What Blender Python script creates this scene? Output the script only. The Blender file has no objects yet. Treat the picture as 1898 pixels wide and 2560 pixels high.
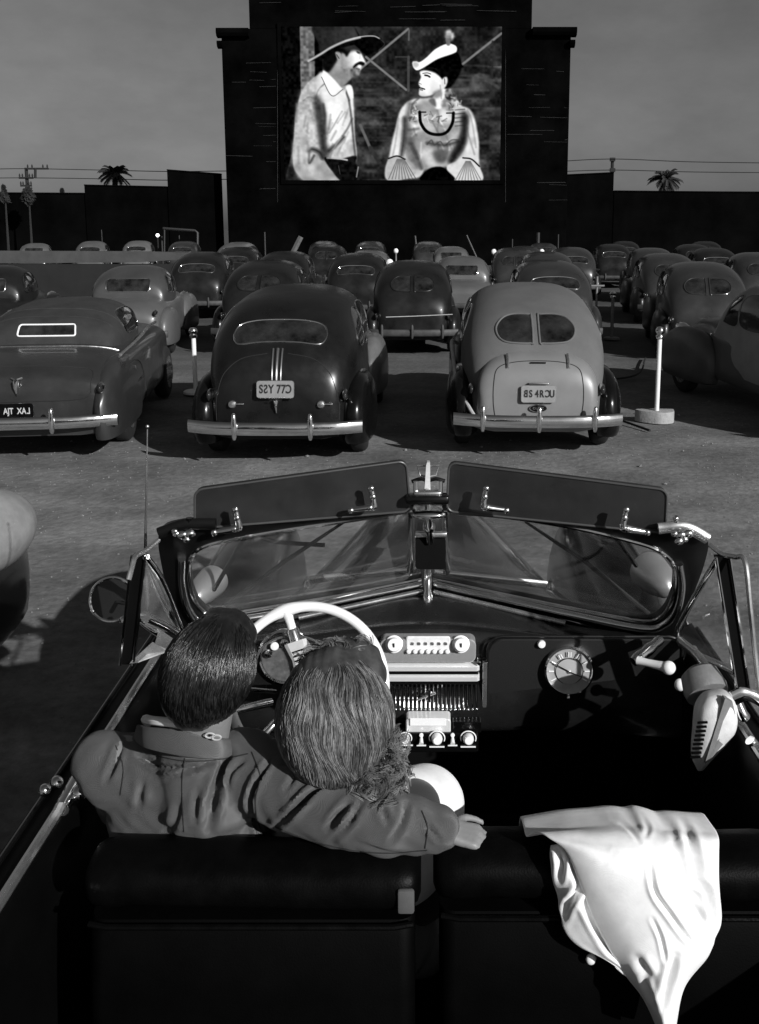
import bpy, bmesh, math, random
import numpy as np
from mathutils import Vector, Matrix
from mathutils.bvhtree import BVHTree
R = math.radians
random.seed(7); rng = np.random.default_rng(7)
SC = bpy.context.scene; COL = SC.collection

# ------------------------------------------------------------------ camera, sky, sun, exposure
F, CX, CY, CAMZ, PITCH = 2088.8, 929.5, 865.1, 2.3, R(10)   # survey units of the photograph
cam = bpy.data.cameras.new('camera'); camo = bpy.data.objects.new('camera', cam); COL.objects.link(camo)
cam.sensor_fit = 'AUTO'; cam.sensor_width = 36; cam.lens = 36*2400/2560
cam.shift_x = -119/2560; cam.shift_y = -286/2560
cam.clip_start = .05; cam.clip_end = 3000
camo.location = (0, 0, CAMZ); camo.rotation_euler = (math.pi/2-PITCH, 0, 0)
SC.camera = camo
SUN_AZ, SUN_EL = R(40), R(24)          # the light comes from behind and to the right of the camera
ldir = Vector((math.sin(SUN_AZ)*math.cos(SUN_EL), -math.cos(SUN_AZ)*math.cos(SUN_EL), math.sin(SUN_EL)))
w = bpy.data.worlds.new('World'); SC.world = w; w.use_nodes = True
nt = w.node_tree; bg = nt.nodes['Background']
sky = nt.nodes.new('ShaderNodeTexSky'); sky.sky_type = 'NISHITA'; sky.sun_disc = False
sky.sun_elevation = SUN_EL; sky.sun_rotation = math.pi-SUN_AZ; sky.dust_density = 1.6; sky.air_density = 1.2
bw = nt.nodes.new('ShaderNodeRGBToBW')
nt.links.new(sky.outputs[0], bw.inputs[0]); 
wtc = nt.nodes.new('ShaderNodeTexCoord'); wmp = nt.nodes.new('ShaderNodeMapping'); wmp.inputs['Scale'].default_value = (1, 1, 2.2); nt.links.new(wtc.outputs['Generated'], wmp.inputs[0])
wn = nt.nodes.new('ShaderNodeTexNoise'); wn.inputs['Scale'].default_value = 7; wn.inputs['Detail'].default_value = 7; wn.inputs['Roughness'].default_value = .6; nt.links.new(wmp.outputs[0], wn.inputs['Vector'])
wr = nt.nodes.new('ShaderNodeMapRange'); wr.inputs[1].default_value = .3; wr.inputs[2].default_value = .7; wr.inputs[3].default_value = .62; wr.inputs[4].default_value = .84; nt.links.new(wn.outputs['Fac'], wr.inputs[0])
wm = nt.nodes.new('ShaderNodeMath'); wm.operation = 'MULTIPLY'; nt.links.new(bw.outputs[0], wm.inputs[0]); nt.links.new(wr.outputs[0], wm.inputs[1]); nt.links.new(wm.outputs[0], bg.inputs['Color'])
bg.inputs['Strength'].default_value = 0.05
sl = bpy.data.lights.new('sun', 'SUN'); sl.energy = 5.0; sl.angle = R(0.6)
so = bpy.data.objects.new('sun', sl); COL.objects.link(so)
so.rotation_euler = ldir.to_track_quat('Z', 'Y').to_euler()
SC.view_settings.view_transform = 'Standard'; SC.view_settings.look = 'None'
SC.view_settings.exposure = 0.0; SC.view_settings.gamma = 1.0

# ------------------------------------------------------------------ geometry helpers
def ang(y): return PITCH+math.atan((y-CY)/F)
def P(x, y, Y):
    """survey point -> world point at distance Y"""
    dz = -Y*math.tan(ang(y)); D = Y*math.cos(PITCH)-dz*math.sin(PITCH)
    return Vector(((x-CX)/F*D, Y, CAMZ+dz))
def PZ(x, y, z):
    return P(x, y, (CAMZ-z)/math.tan(ang(y)))
def proj(V):
    V = np.asarray(V); dz = V[:, 2]-CAMZ; c, s = math.cos(PITCH), math.sin(PITCH)
    D = V[:, 1]*c-dz*s; v = (V[:, 1]*s+dz*c)/D
    return CX+F*V[:, 0]/D, CY-F*v
def cr(pts, n, closed=False):
    """Catmull-Rom resample to n points"""
    p = np.array([tuple(q) for q in pts], float); m = len(p)
    if closed: q = np.vstack([p[-1], p, p[0], p[1]]); segs = m
    else: q = np.vstack([2*p[0]-p[1], p, 2*p[-1]-p[-2]]); segs = m-1
    out = []
    for t in np.linspace(0, segs, n, endpoint=not closed):
        i = min(int(t), segs-1); u = t-i
        a, b, c, d = q[i], q[i+1], q[i+2], q[i+3]
        out.append(.5*((2*b)+(-a+c)*u+(2*a-5*b+4*c-d)*u*u+(-a+3*b-3*c+d)*u**3))
    return np.array(out)
def rrect(x0, z0, x1, z1, r, n=6):
    o = []
    for cx, cz, a0 in ((x1-r, z1-r, 0), (x0+r, z1-r, 90), (x0+r, z0+r, 180), (x1-r, z0+r, 270)):
        for k in range(n+1):
            a = R(a0+90*k/n); o.append((cx+r*math.cos(a), cz+r*math.sin(a)))
    return o

class MB:
    def __init__(s): s.v = []; s.f = []
    def add(s, v, f):
        b = len(s.v); s.v += [tuple(map(float, q)) for q in v]; s.f += [tuple(b+i for i in g) for g in f]; return s
    def box(s, c, d, rot=None, bev=0.0):
        bm = bmesh.new(); bmesh.ops.create_cube(bm, size=1)
        bmesh.ops.scale(bm, vec=d, verts=bm.verts)
        if bev: bmesh.ops.bevel(bm, geom=bm.edges[:], offset=bev, segments=2, affect='EDGES', profile=.5)
        M = Matrix.Translation(c) @ (rot if rot is not None else Matrix())
        bm.verts.index_update()
        s.add([M @ v.co for v in bm.verts], [[v.index for v in f.verts] for f in bm.faces]); bm.free(); return s
    def loft(s, rings, closed=True, caps=True):
        n = len(rings[0]); v = [q for r in rings for q in r]; f = []
        m = n if closed else n-1
        for i in range(len(rings)-1):
            for j in range(m):
                k = (j+1) % n; f.append((i*n+j, i*n+k, (i+1)*n+k, (i+1)*n+j))
        if caps and closed:
            for i, rr in ((0, 1), (len(rings)-1, 0)):
                c = np.mean([tuple(q) for q in rings[i]], axis=0); v.append(tuple(c)); ci = len(v)-1
                for j in range(n):
                    k = (j+1) % n; a, b = i*n+j, i*n+k
                    f.append((b, a, ci) if rr else (a, b, ci))
        return s.add(v, f)
    def tube(s, pts, r, n=10, closed=False, flat=1.0, caps=True):
        """flat<1 squashes the section along world-Z-ish second axis"""
        p = [Vector(tuple(q)) for q in pts]; m = len(p); rings = []
        rr = r if hasattr(r, '__len__') else [r]*m
        prev = None
        for i in range(m):
            if closed: t = p[(i+1) % m]-p[i-1]
            else: t = p[min(i+1, m-1)]-p[max(i-1, 0)]
            t = t.normalized() if t.length > 1e-9 else Vector((0, 0, 1))
            if prev is None:
                up = Vector((0, 0, 1)) if abs(t.z) < .9 else Vector((0, 1, 0))
                a = t.cross(up).normalized()
            else:
                a = (prev-t*prev.dot(t)).normalized()
            prev = a; b = t.cross(a)
            rings.append([p[i]+rr[i]*(math.cos(2*math.pi*k/n)*a*flat+math.sin(2*math.pi*k/n)*b) for k in range(n)])
        if closed: rings.append(rings[0]); return s.loft(rings, True, False)
        return s.loft(rings, True, caps)
    def lathe(s, prof, c=(0, 0, 0), axis=(0, 0, 1), n=24):
        """prof: (radius, along-axis)"""
        q = Vector(axis).normalized().to_track_quat('Z', 'Y').to_matrix(); c = Vector(c)
        rings = [[c+q @ Vector((max(r, 1e-5)*math.cos(2*math.pi*k/n), max(r, 1e-5)*math.sin(2*math.pi*k/n), h)) for k in range(n)] for r, h in prof]
        return s.loft(rings, True, True)
    def ell(s, c, rad, rot=None, n=20, m=12, e=1.0):
        M = rot if rot is not None else Matrix.Identity(3); c = Vector(c); rings = []
        sg = lambda v: math.copysign(abs(v)**e, v)
        for i in range(m+1):
            t = -math.pi/2+math.pi*i/m; ct = max(abs(math.cos(t))**e, 1e-4)
            rings.append([c+M @ Vector((rad[0]*ct*sg(math.cos(2*math.pi*k/n)), rad[1]*ct*sg(math.sin(2*math.pi*k/n)), rad[2]*sg(math.sin(t)))) for k in range(n)])
        return s.loft(rings, True, True)
    def cap(s, a, b, ra, rb, n=14):
        """tapered capsule"""
        a = Vector(a); b = Vector(b); d = (b-a); L = max(d.length, 1e-6); pr = []
        for k in range(7): t = -math.pi/2+math.pi/2*k/6; pr.append((ra*math.cos(t), ra*math.sin(t)))
        for k in range(7): t = math.pi/2*k/6; pr.append((rb*math.cos(t), L+rb*math.sin(t)))
        return s.lathe(pr, a, d, n)
    def prism(s, out, th, fr):
        """outline (u,v) extruded th; fr(u,v,w)->point, w from 0 (back) to th"""
        n = len(out); v = [fr(u, q, 0) for u, q in out]+[fr(u, q, th) for u, q in out]
        cu = sum(o[0] for o in out)/n; cv = sum(o[1] for o in out)/n
        v += [fr(cu, cv, 0), fr(cu, cv, th)]; f = []
        for j in range(n):
            k = (j+1) % n
            f += [(j, k, n+k, n+j), (n+j, n+k, 2*n+1), (k, j, 2*n)]
        return s.add(v, f)
    def grid(s, fn, nu, nv):
        v = [fn(i/nu, j/nv) for j in range(nv+1) for i in range(nu+1)]
        f = [(j*(nu+1)+i, j*(nu+1)+i+1, (j+1)*(nu+1)+i+1, (j+1)*(nu+1)+i) for j in range(nv) for i in range(nu)]
        return s.add(v, f)
    def mesh(s, name, off=(0, 0, 0)):
        me = bpy.data.meshes.new(name); o = np.array(off)
        me.from_pydata([tuple(np.array(v)-o) for v in s.v], [], s.f); me.update()
        bm = bmesh.new(); bm.from_mesh(me); bmesh.ops.recalc_face_normals(bm, faces=bm.faces); bm.to_mesh(me); bm.free()
        return me
    def build(s, name, mat, parent=None, smooth=True, off=None, sharp=40):
        if off is None: off = tuple(parent['org']) if parent is not None and 'org' in parent else (0, 0, 0)
        me = s.mesh(name, off); o = bpy.data.objects.new(name, me); COL.objects.link(o)
        finish(o, mat, smooth, sharp)
        if parent is not None: o.parent = parent; o['org'] = off
        return o
def finish(o, mat, smooth=True, sharp=40):
    me = o.data; me.materials.append(mat)
    if smooth:
        me.polygons.foreach_set('use_smooth', [True]*len(me.polygons))
        try: me.set_sharp_from_angle(angle=R(sharp))
        except Exception: pass
    me.update()
def thing(name, label, cat, loc=(0, 0, 0), group=None, rz=0, org=True):
    o = bpy.data.objects.new(name, None); COL.objects.link(o); o.location = loc; o.rotation_euler = (0, 0, rz)
    o.empty_display_size = .2
    o['label'] = label; o['category'] = cat
    if group: o['group'] = group
    if org: o['org'] = tuple(loc)
    else: o['org'] = (0, 0, 0)
    return o
def tag(o, label, cat, group=None):
    o['label'] = label; o['category'] = cat
    if group: o['group'] = group
    return o
def struct(o, kind='structure'): o['kind'] = kind; return o
def remesh(mb, name, mat, voxel, parent=None, it=6, fac=.5, deform=None, sharp=80, post=0):
    me = mb.mesh(name+'_base'); o = bpy.data.objects.new(name+'_base', me); COL.objects.link(o)
    m = o.modifiers.new('r', 'REMESH'); m.mode = 'VOXEL'; m.voxel_size = voxel
    m2 = o.modifiers.new('s', 'SMOOTH'); m2.factor = fac; m2.iterations = it
    dg = bpy.context.evaluated_depsgraph_get(); ev = o.evaluated_get(dg); nm = bpy.data.meshes.new_from_object(ev)
    bpy.data.objects.remove(o); bpy.data.meshes.remove(me); nm.name = name
    if deform:
        nv = len(nm.vertices); co = np.empty(nv*3); nm.vertices.foreach_get('co', co); co = co.reshape(-1, 3)
        no = np.array([v.normal[:] for v in nm.vertices]); co = deform(co, no); nm.vertices.foreach_set('co', co.ravel())
    off = np.array(tuple(parent['org'])) if parent is not None else np.zeros(3)
    if off.any():
        nv = len(nm.vertices); co = np.empty(nv*3); nm.vertices.foreach_get('co', co); co = co.reshape(-1, 3)-off; nm.vertices.foreach_set('co', co.ravel())
    nm.materials.clear()
    ob = bpy.data.objects.new(name, nm); COL.objects.link(ob); finish(ob, mat, True, sharp)
    if post: pm_ = ob.modifiers.new('s', 'SMOOTH'); pm_.factor = .5; pm_.iterations = post
    if parent is not None: ob.parent = parent; ob['org'] = tuple(off)
    return ob
def segdist(px, py, pl):
    """distance, signed side, and parameter to 2D polyline"""
    best = np.full(px.shape, 1e9); side = np.zeros(px.shape); par = np.zeros(px.shape); n = len(pl)-1
    for i in range(n):
        a = np.array(pl[i], float); b = np.array(pl[i+1], float); d = b-a; L = max(d @ d, 1e-9)
        t = np.clip(((px-a[0])*d[0]+(py-a[1])*d[1])/L, 0, 1)
        qx = px-a[0]-t*d[0]; qy = py-a[1]-t*d[1]; dd = np.hypot(qx, qy); m = dd < best
        best = np.where(m, dd, best); side = np.where(m, np.sign(d[0]*qy-d[1]*qx), side); par = np.where(m, (i+t)/n, par)
    return best, side, par
def creases(lst, scale=1.0):
    """lst: (polyline, width, depth); folds pressed into a cloth surface"""
    def fn(co, no):
        x, y = proj(co); view = co-np.array([0, 0, CAMZ]); view /= np.linalg.norm(view, axis=1)[:, None]
        face = np.clip(-(no*view).sum(1), 0, 1)
        d = np.zeros(len(co))
        for pl, wd, dp in lst:
            pl2 = cr([(a, b, 0) for a, b in pl], max(8, 3*len(pl)))[:, :2]
            q, s, t = segdist(x, y, pl2); fade = np.clip(np.sin(np.pi*np.clip(t, .02, .98)), 0, 1)**.5
            d += 1.35*dp*fade*(-np.exp(-(q/wd)**2)+.55*np.exp(-((q-2.0*wd)/(1.1*wd))**2))
        return co+no*(d*face*scale)[:, None]
    return fn

# ------------------------------------------------------------------ materials (all black-and-white)
MATS = {}
def mat(name, g, rough=.5, metal=0.0, var=.15, nscale=6.0, bump=0.0, bscale=60.0, coat=0.0, emit=None, spec=.5, rvar=.0, speck=0.0, sheen=0):
    if name in MATS: return MATS[name]
    m = bpy.data.materials.new(name); m.use_nodes = True; t = m.node_tree; p = t.nodes['Principled BSDF']; L = t.links
    p.inputs['Roughness'].default_value = rough; p.inputs['Metallic'].default_value = metal
    p.inputs['Specular IOR Level'].default_value = spec
    p.inputs['Coat Weight'].default_value = coat; p.inputs['Coat Roughness'].default_value = .06
    if sheen: p.inputs['Sheen Weight'].default_value = sheen
    tc = t.nodes.new('ShaderNodeTexCoord')
    n = t.nodes.new('ShaderNodeTexNoise'); n.inputs['Scale'].default_value = nscale; n.inputs['Detail'].default_value = 8; n.inputs['Roughness'].default_value = .62
    L.new(tc.outputs['Object'], n.inputs['Vector'])
    mr = t.nodes.new('ShaderNodeMapRange'); mr.inputs[1].default_value = .3; mr.inputs[2].default_value = .7
    mr.inputs[3].default_value = g*(1-var); mr.inputs[4].default_value = g*(1+var)
    L.new(n.outputs['Fac'], mr.inputs[0]); src = mr.outputs[0]
    if speck:
        n2 = t.nodes.new('ShaderNodeTexNoise'); n2.inputs['Scale'].default_value = 70; n2.inputs['Detail'].default_value = 3
        L.new(tc.outputs['Object'], n2.inputs['Vector'])
        r2 = t.nodes.new('ShaderNodeMapRange'); r2.inputs[1].default_value = .68; r2.inputs[2].default_value = .8; r2.inputs[3].default_value = 0; r2.inputs[4].default_value = speck
        L.new(n2.outputs['Fac'], r2.inputs[0]); a = t.nodes.new('ShaderNodeMath'); a.operation = 'ADD'
        L.new(src, a.inputs[0]); L.new(r2.outputs[0], a.inputs[1]); src = a.outputs[0]
    L.new(src, p.inputs['Base Color'])
    if rvar:
        r3 = t.nodes.new('ShaderNodeMapRange'); r3.inputs[1].default_value = .3; r3.inputs[2].default_value = .7
        r3.inputs[3].default_value = max(rough-rvar, .02); r3.inputs[4].default_value = min(rough+rvar, 1)
        L.new(n.outputs['Fac'], r3.inputs[0]); L.new(r3.outputs[0], p.inputs['Roughness'])
    if bump:
        nb = t.nodes.new('ShaderNodeTexNoise'); nb.inputs['Scale'].default_value = bscale; nb.inputs['Detail'].default_value = 5
        L.new(tc.outputs['Object'], nb.inputs['Vector']); b = t.nodes.new('ShaderNodeBump'); b.inputs['Strength'].default_value = bump; b.inputs['Distance'].default_value = .01
        L.new(nb.outputs['Fac'], b.inputs['Height']); L.new(b.outputs[0], p.inputs['Normal'])
    if emit is not None:
        p.inputs['Emission Color'].default_value = (emit, emit, emit, 1); p.inputs['Emission Strength'].default_value = 1
    MATS[name] = m; return m
def weave(name, g, scale, strength=.25, rough=.9):
    m = mat(name, g, rough, var=.18, nscale=9, sheen=.15); t = m.node_tree; L = t.links; p = t.nodes['Principled BSDF']
    tc = [n for n in t.nodes if n.type == 'TEX_COORD'][0]; hs = []
    for rot in (R(35), R(-55)):
        mp = t.nodes.new('ShaderNodeMapping'); mp.inputs['Rotation'].default_value = (R(90)*0, rot, rot); L.new(tc.outputs['Object'], mp.inputs[0])
        wv = t.nodes.new('ShaderNodeTexWave'); wv.inputs['Scale'].default_value = scale; wv.inputs['Distortion'].default_value = 1.2; wv.inputs['Detail'].default_value = 2
        L.new(mp.outputs[0], wv.inputs[0]); hs.append(wv)
    a = t.nodes.new('ShaderNodeMath'); a.operation = 'ADD'; L.new(hs[0].outputs['Fac'], a.inputs[0]); L.new(hs[1].outputs['Fac'], a.inputs[1])
    b = t.nodes.new('ShaderNodeBump'); b.inputs['Strength'].default_value = strength; b.inputs['Distance'].default_value = .002
    L.new(a.outputs[0], b.inputs['Height']); L.new(b.outputs[0], p.inputs['Normal']); return m
def glassmat(name, tint, alpha, rough=.03):
    """pane that lets the view through: thin tinted glass with a real reflection"""
    m = bpy.data.materials.new(name); m.use_nodes = True; t = m.node_tree; t.nodes.clear(); L = t.links
    o = t.nodes.new('ShaderNodeOutputMaterial'); tr = t.nodes.new('ShaderNodeBsdfTransparent'); tr.inputs[0].default_value = (alpha,)*3+(1,)
    gl = t.nodes.new('ShaderNodeBsdfGlossy'); gl.inputs['Roughness'].default_value = rough; gl.inputs[0].default_value = (tint,)*3+(1,)
    lw = t.nodes.new('ShaderNodeLayerWeight'); lw.inputs[0].default_value = .5; pw = t.nodes.new('ShaderNodeMath'); pw.operation = 'POWER'; pw.inputs[1].default_value = 5; L.new(lw.outputs['Facing'], pw.inputs[0])
    fr = t.nodes.new('ShaderNodeMapRange'); fr.inputs[3].default_value = .05; fr.inputs[4].default_value = .9; L.new(pw.outputs[0], fr.inputs[0]); mx = t.nodes.new('ShaderNodeMixShader')
    L.new(fr.outputs[0], mx.inputs[0]); L.new(tr.outputs[0], mx.inputs[1]); L.new(gl.outputs[0], mx.inputs[2])
    df = t.nodes.new('ShaderNodeBsdfDiffuse'); df.inputs[0].default_value = (.8, .8, .8, 1); tc = t.nodes.new('ShaderNodeTexCoord'); n = t.nodes.new('ShaderNodeTexNoise'); n.inputs['Scale'].default_value = 5; n.inputs['Detail'].default_value = 8; L.new(tc.outputs['Object'], n.inputs['Vector'])  # pale mottled diffuse film puts a hazy reflection into the glass colour
    mr = t.nodes.new('ShaderNodeMapRange'); mr.inputs[1].default_value = .35; mr.inputs[2].default_value = .7; mr.inputs[3].default_value = .03; mr.inputs[4].default_value = .12; L.new(n.outputs['Fac'], mr.inputs[0])
    m2 = t.nodes.new('ShaderNodeMixShader'); L.new(mr.outputs[0], m2.inputs[0]); L.new(mx.outputs[0], m2.inputs[1]); L.new(df.outputs[0], m2.inputs[2]); L.new(m2.outputs[0], o.inputs[0])
    MATS[name] = m; return m
CHROME = mat('chrome', .92, .11, 1.0, var=.06, nscale=12, rvar=.05)
CHROME_D = mat('dull_chrome', .55, .25, .9, var=.2, nscale=10, rvar=.1)
BLACK = mat('black_paint', .003, .2, var=.3, nscale=3, coat=.2, rvar=.06, spec=.35)
BLACKM = mat('matt_black', .002, .8, var=.3, nscale=8, spec=.1)
DASH = mat('dashboard_enamel', .008, .25, var=.35, nscale=5, coat=.5, rvar=.08)
LEATHER = mat('black_leather', .0018, .40, var=.35, nscale=14, bump=.10, bscale=260, rvar=.1, spec=.06)
LEATHER_P = mat('worn_black_leatherette', .0008, .6, var=.5, nscale=9, bump=.08, bscale=300, spec=.04)
RUBBER = mat('rubber', .008, .8, var=.3)
GLASSD = mat('dark_window_glass', .018, .08, var=1.0, nscale=4.5, coat=.3)
WHITE = mat('white_enamel', .80, .35, var=.05, coat=.3)
IVORY = mat('ivory_plastic', .82, .28, var=.03, coat=.4)
PALE = mat('pale_painted_metal', .45, .45, var=.12, nscale=20, speck=.1)
GLASS = glassmat('windshield_glass', .9, .92)
# ------------------------------------------------------------------ ground
gm = mat('ground_dirt', .155, .95, var=.40, nscale=.9, bump=1.0, bscale=14, speck=.06)
def gnd():
    t = gm.node_tree; L = t.links; p = t.nodes['Principled BSDF']; tc = [n for n in t.nodes if n.type == 'TEX_COORD'][0]
    n = t.nodes.new('ShaderNodeTexNoise'); n.inputs['Scale'].default_value = 14; n.inputs['Detail'].default_value = 10; n.inputs['Roughness'].default_value = .75
    L.new(tc.outputs['Object'], n.inputs['Vector']); mr = t.nodes.new('ShaderNodeMapRange'); mr.inputs[1].default_value = .3; mr.inputs[2].default_value = .7; mr.inputs[3].default_value = .6; mr.inputs[4].default_value = 1.35
    L.new(n.outputs['Fac'], mr.inputs[0]); src = p.inputs['Base Color'].links[0].from_socket
    mu = t.nodes.new('ShaderNodeMath'); mu.operation = 'MULTIPLY'; L.new(src, mu.inputs[0]); L.new(mr.outputs[0], mu.inputs[1])
    # tyre ruts: long streaks
    mp = t.nodes.new('ShaderNodeMapping'); mp.inputs['Scale'].default_value = (.5, 1.2, 1); mp.inputs['Rotation'].default_value = (0, 0, R(25)); L.new(tc.outputs['Object'], mp.inputs[0])
    n3 = t.nodes.new('ShaderNodeTexNoise'); n3.inputs['Scale'].default_value = 1.3; n3.inputs['Detail'].default_value = 6; L.new(mp.outputs[0], n3.inputs['Vector'])
    m3 = t.nodes.new('ShaderNodeMapRange'); m3.inputs[1].default_value = .38; m3.inputs[2].default_value = .6; m3.inputs[3].default_value = .72; m3.inputs[4].default_value = 1.1
    L.new(n3.outputs['Fac'], m3.inputs[0]); m4 = t.nodes.new('ShaderNodeMath'); m4.operation = 'MULTIPLY'; L.new(mu.outputs[0], m4.inputs[0]); L.new(m3.outputs[0], m4.inputs[1])
    # dirt colour darkens with distance: the dimmer light on the far rows painted in
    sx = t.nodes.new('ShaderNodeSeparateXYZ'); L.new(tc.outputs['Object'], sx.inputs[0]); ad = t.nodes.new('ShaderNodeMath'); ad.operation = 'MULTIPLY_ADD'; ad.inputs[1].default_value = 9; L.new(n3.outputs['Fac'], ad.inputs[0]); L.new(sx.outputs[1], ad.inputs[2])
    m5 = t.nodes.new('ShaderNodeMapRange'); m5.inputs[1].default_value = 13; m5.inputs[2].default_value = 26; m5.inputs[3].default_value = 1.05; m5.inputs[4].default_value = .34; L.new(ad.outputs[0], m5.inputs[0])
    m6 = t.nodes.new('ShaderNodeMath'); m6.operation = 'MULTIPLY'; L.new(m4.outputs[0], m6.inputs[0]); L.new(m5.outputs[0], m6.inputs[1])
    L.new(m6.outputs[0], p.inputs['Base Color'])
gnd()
def gz(x, y): return 0.02*math.sin(x*1.3+y*.4)*math.sin(y*.9)-.02
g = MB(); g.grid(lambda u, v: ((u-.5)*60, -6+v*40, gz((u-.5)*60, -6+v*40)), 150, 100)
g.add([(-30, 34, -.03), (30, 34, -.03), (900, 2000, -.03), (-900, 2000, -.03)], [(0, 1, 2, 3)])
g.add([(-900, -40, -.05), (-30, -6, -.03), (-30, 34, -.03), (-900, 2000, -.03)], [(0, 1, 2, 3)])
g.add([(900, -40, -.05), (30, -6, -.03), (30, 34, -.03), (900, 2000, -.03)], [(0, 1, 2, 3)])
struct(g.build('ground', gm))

# small stones scattered over the dirt aisle
rs = np.random.default_rng(44); m = MB()
for i in range(5200):
    x = rs.uniform(-7, 7.5); y = 3.8+9*rs.random()**.8; s_ = rs.uniform(.003, .009)*(1+2.2*(rs.random() > .97)); z = gz(x, y)+s_*.3; a0 = rs.uniform(0, 6.28)
    r_ = [(x+s_*rs.uniform(.7, 1.3)*math.cos(a0+k*1.257), y+s_*rs.uniform(.7, 1.3)*math.sin(a0+k*1.257), z) for k in range(5)]
    m.add(r_+[(x+s_*.2, y, z+s_*rs.uniform(.4, .8)), (x, y, z-s_)], [(k, (k+1) % 5, 5) for k in range(5)]+[((k+1) % 5, k, 6) for k in range(5)])
struct(m.build('gravel', mat('gravel_stone', .20, .9, var=.6, nscale=40), smooth=False), 'stuff')

# ------------------------------------------------------------------ screen tower
TW = mat('dark_tower_boards', .0014, .95, var=.95, nscale=.45, spec=.02, speck=.004)
TY = 62.0
def rectwall(mb, x0, y0, x1, y1, Y=TY, th=.6, ybase=None):
    a = P(x0, y0, Y); b = P(x1, y1, Y); zb = b.z if ybase is None else ybase
    mb.box(((a.x+b.x)/2, Y+th/2, (a.z+zb)/2), (b.x-a.x, th, a.z-zb)); return mb
tower = thing('screen_tower', 'tall black screen tower showing the film behind the parked cars', 'drive-in screen', (0, TY+3, 0))
m = MB()
xl, xr = P(481, 62, TY).x, P(1243, 62, TY).x; zt = P(0, 62, TY).z
m.box(((xl+xr)/2, TY+3, zt/2), (xr-xl, 6, zt), bev=.03)
m.build('tower_wall', TW, tower, False)
m = MB(); a, b = P(540, -30, TY).x, P(1159, -30, TY).x; z2 = P(0, -90, TY).z
m.box(((a+b)/2, TY+2.5, (zt+z2)/2+.01), (b-a, 4.9, z2-zt), bev=.03); m.build('upper_storey', TW, tower, False)
def cornice(x0, y0, x1, y1, dp):
    a = P(x0, y0, TY-dp); b = P(x1, y1, TY-dp); n = 8
    prof = [(0, a.z), (dp*.9, a.z), (dp, a.z-.1), (dp, b.z+.25), (dp*.75, b.z+.08), (0, b.z)]
    m = MB(); m.loft([[(a.x+.0, TY-.003-q, z) for q, z in prof], [(b.x, TY-.003-q, z) for q, z in prof]]); m.build('cornice', TW, tower, False)
cornice(469, 60, 540, 80, .5); cornice(1160, 58, 1256, 78, .5)
cornice(471, 88, 483, 104, .4); cornice(1241, 86, 1252, 102, .4)
# board seams, a few pale weathered edges on the tower face
SEAM = mat('weathered_board_edge', .028, .9, var=.6, nscale=3)
def seam(a, b, r): m = MB(); m.tube([a, b], r, 4); m.build('board_seam', SEAM, tower)
for i in range(30):
    sx = random.choice([(485, 600), (1095, 1235)]); x = random.uniform(*sx); y = random.uniform(100, 440); l = random.uniform(15, 80)
    x1 = min(x+l, sx[1]); a = P(x, y, TY-.03); b = P(x1, y+random.uniform(-1.5, 1.5), TY-.03); seam(a, b, random.uniform(.006, .014))
for i in range(14):
    x = random.uniform(550, 1060); y = random.uniform(5, 45); a = P(x, y, TY-.03); b = P(x+random.uniform(30, 90), y+random.uniform(-2, 2), TY-.03); seam(a, b, random.uniform(.005, .012))
for x in (604, 1100): seam(P(x, 62, TY-.03), P(x, 440, TY-.03), .012)

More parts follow.
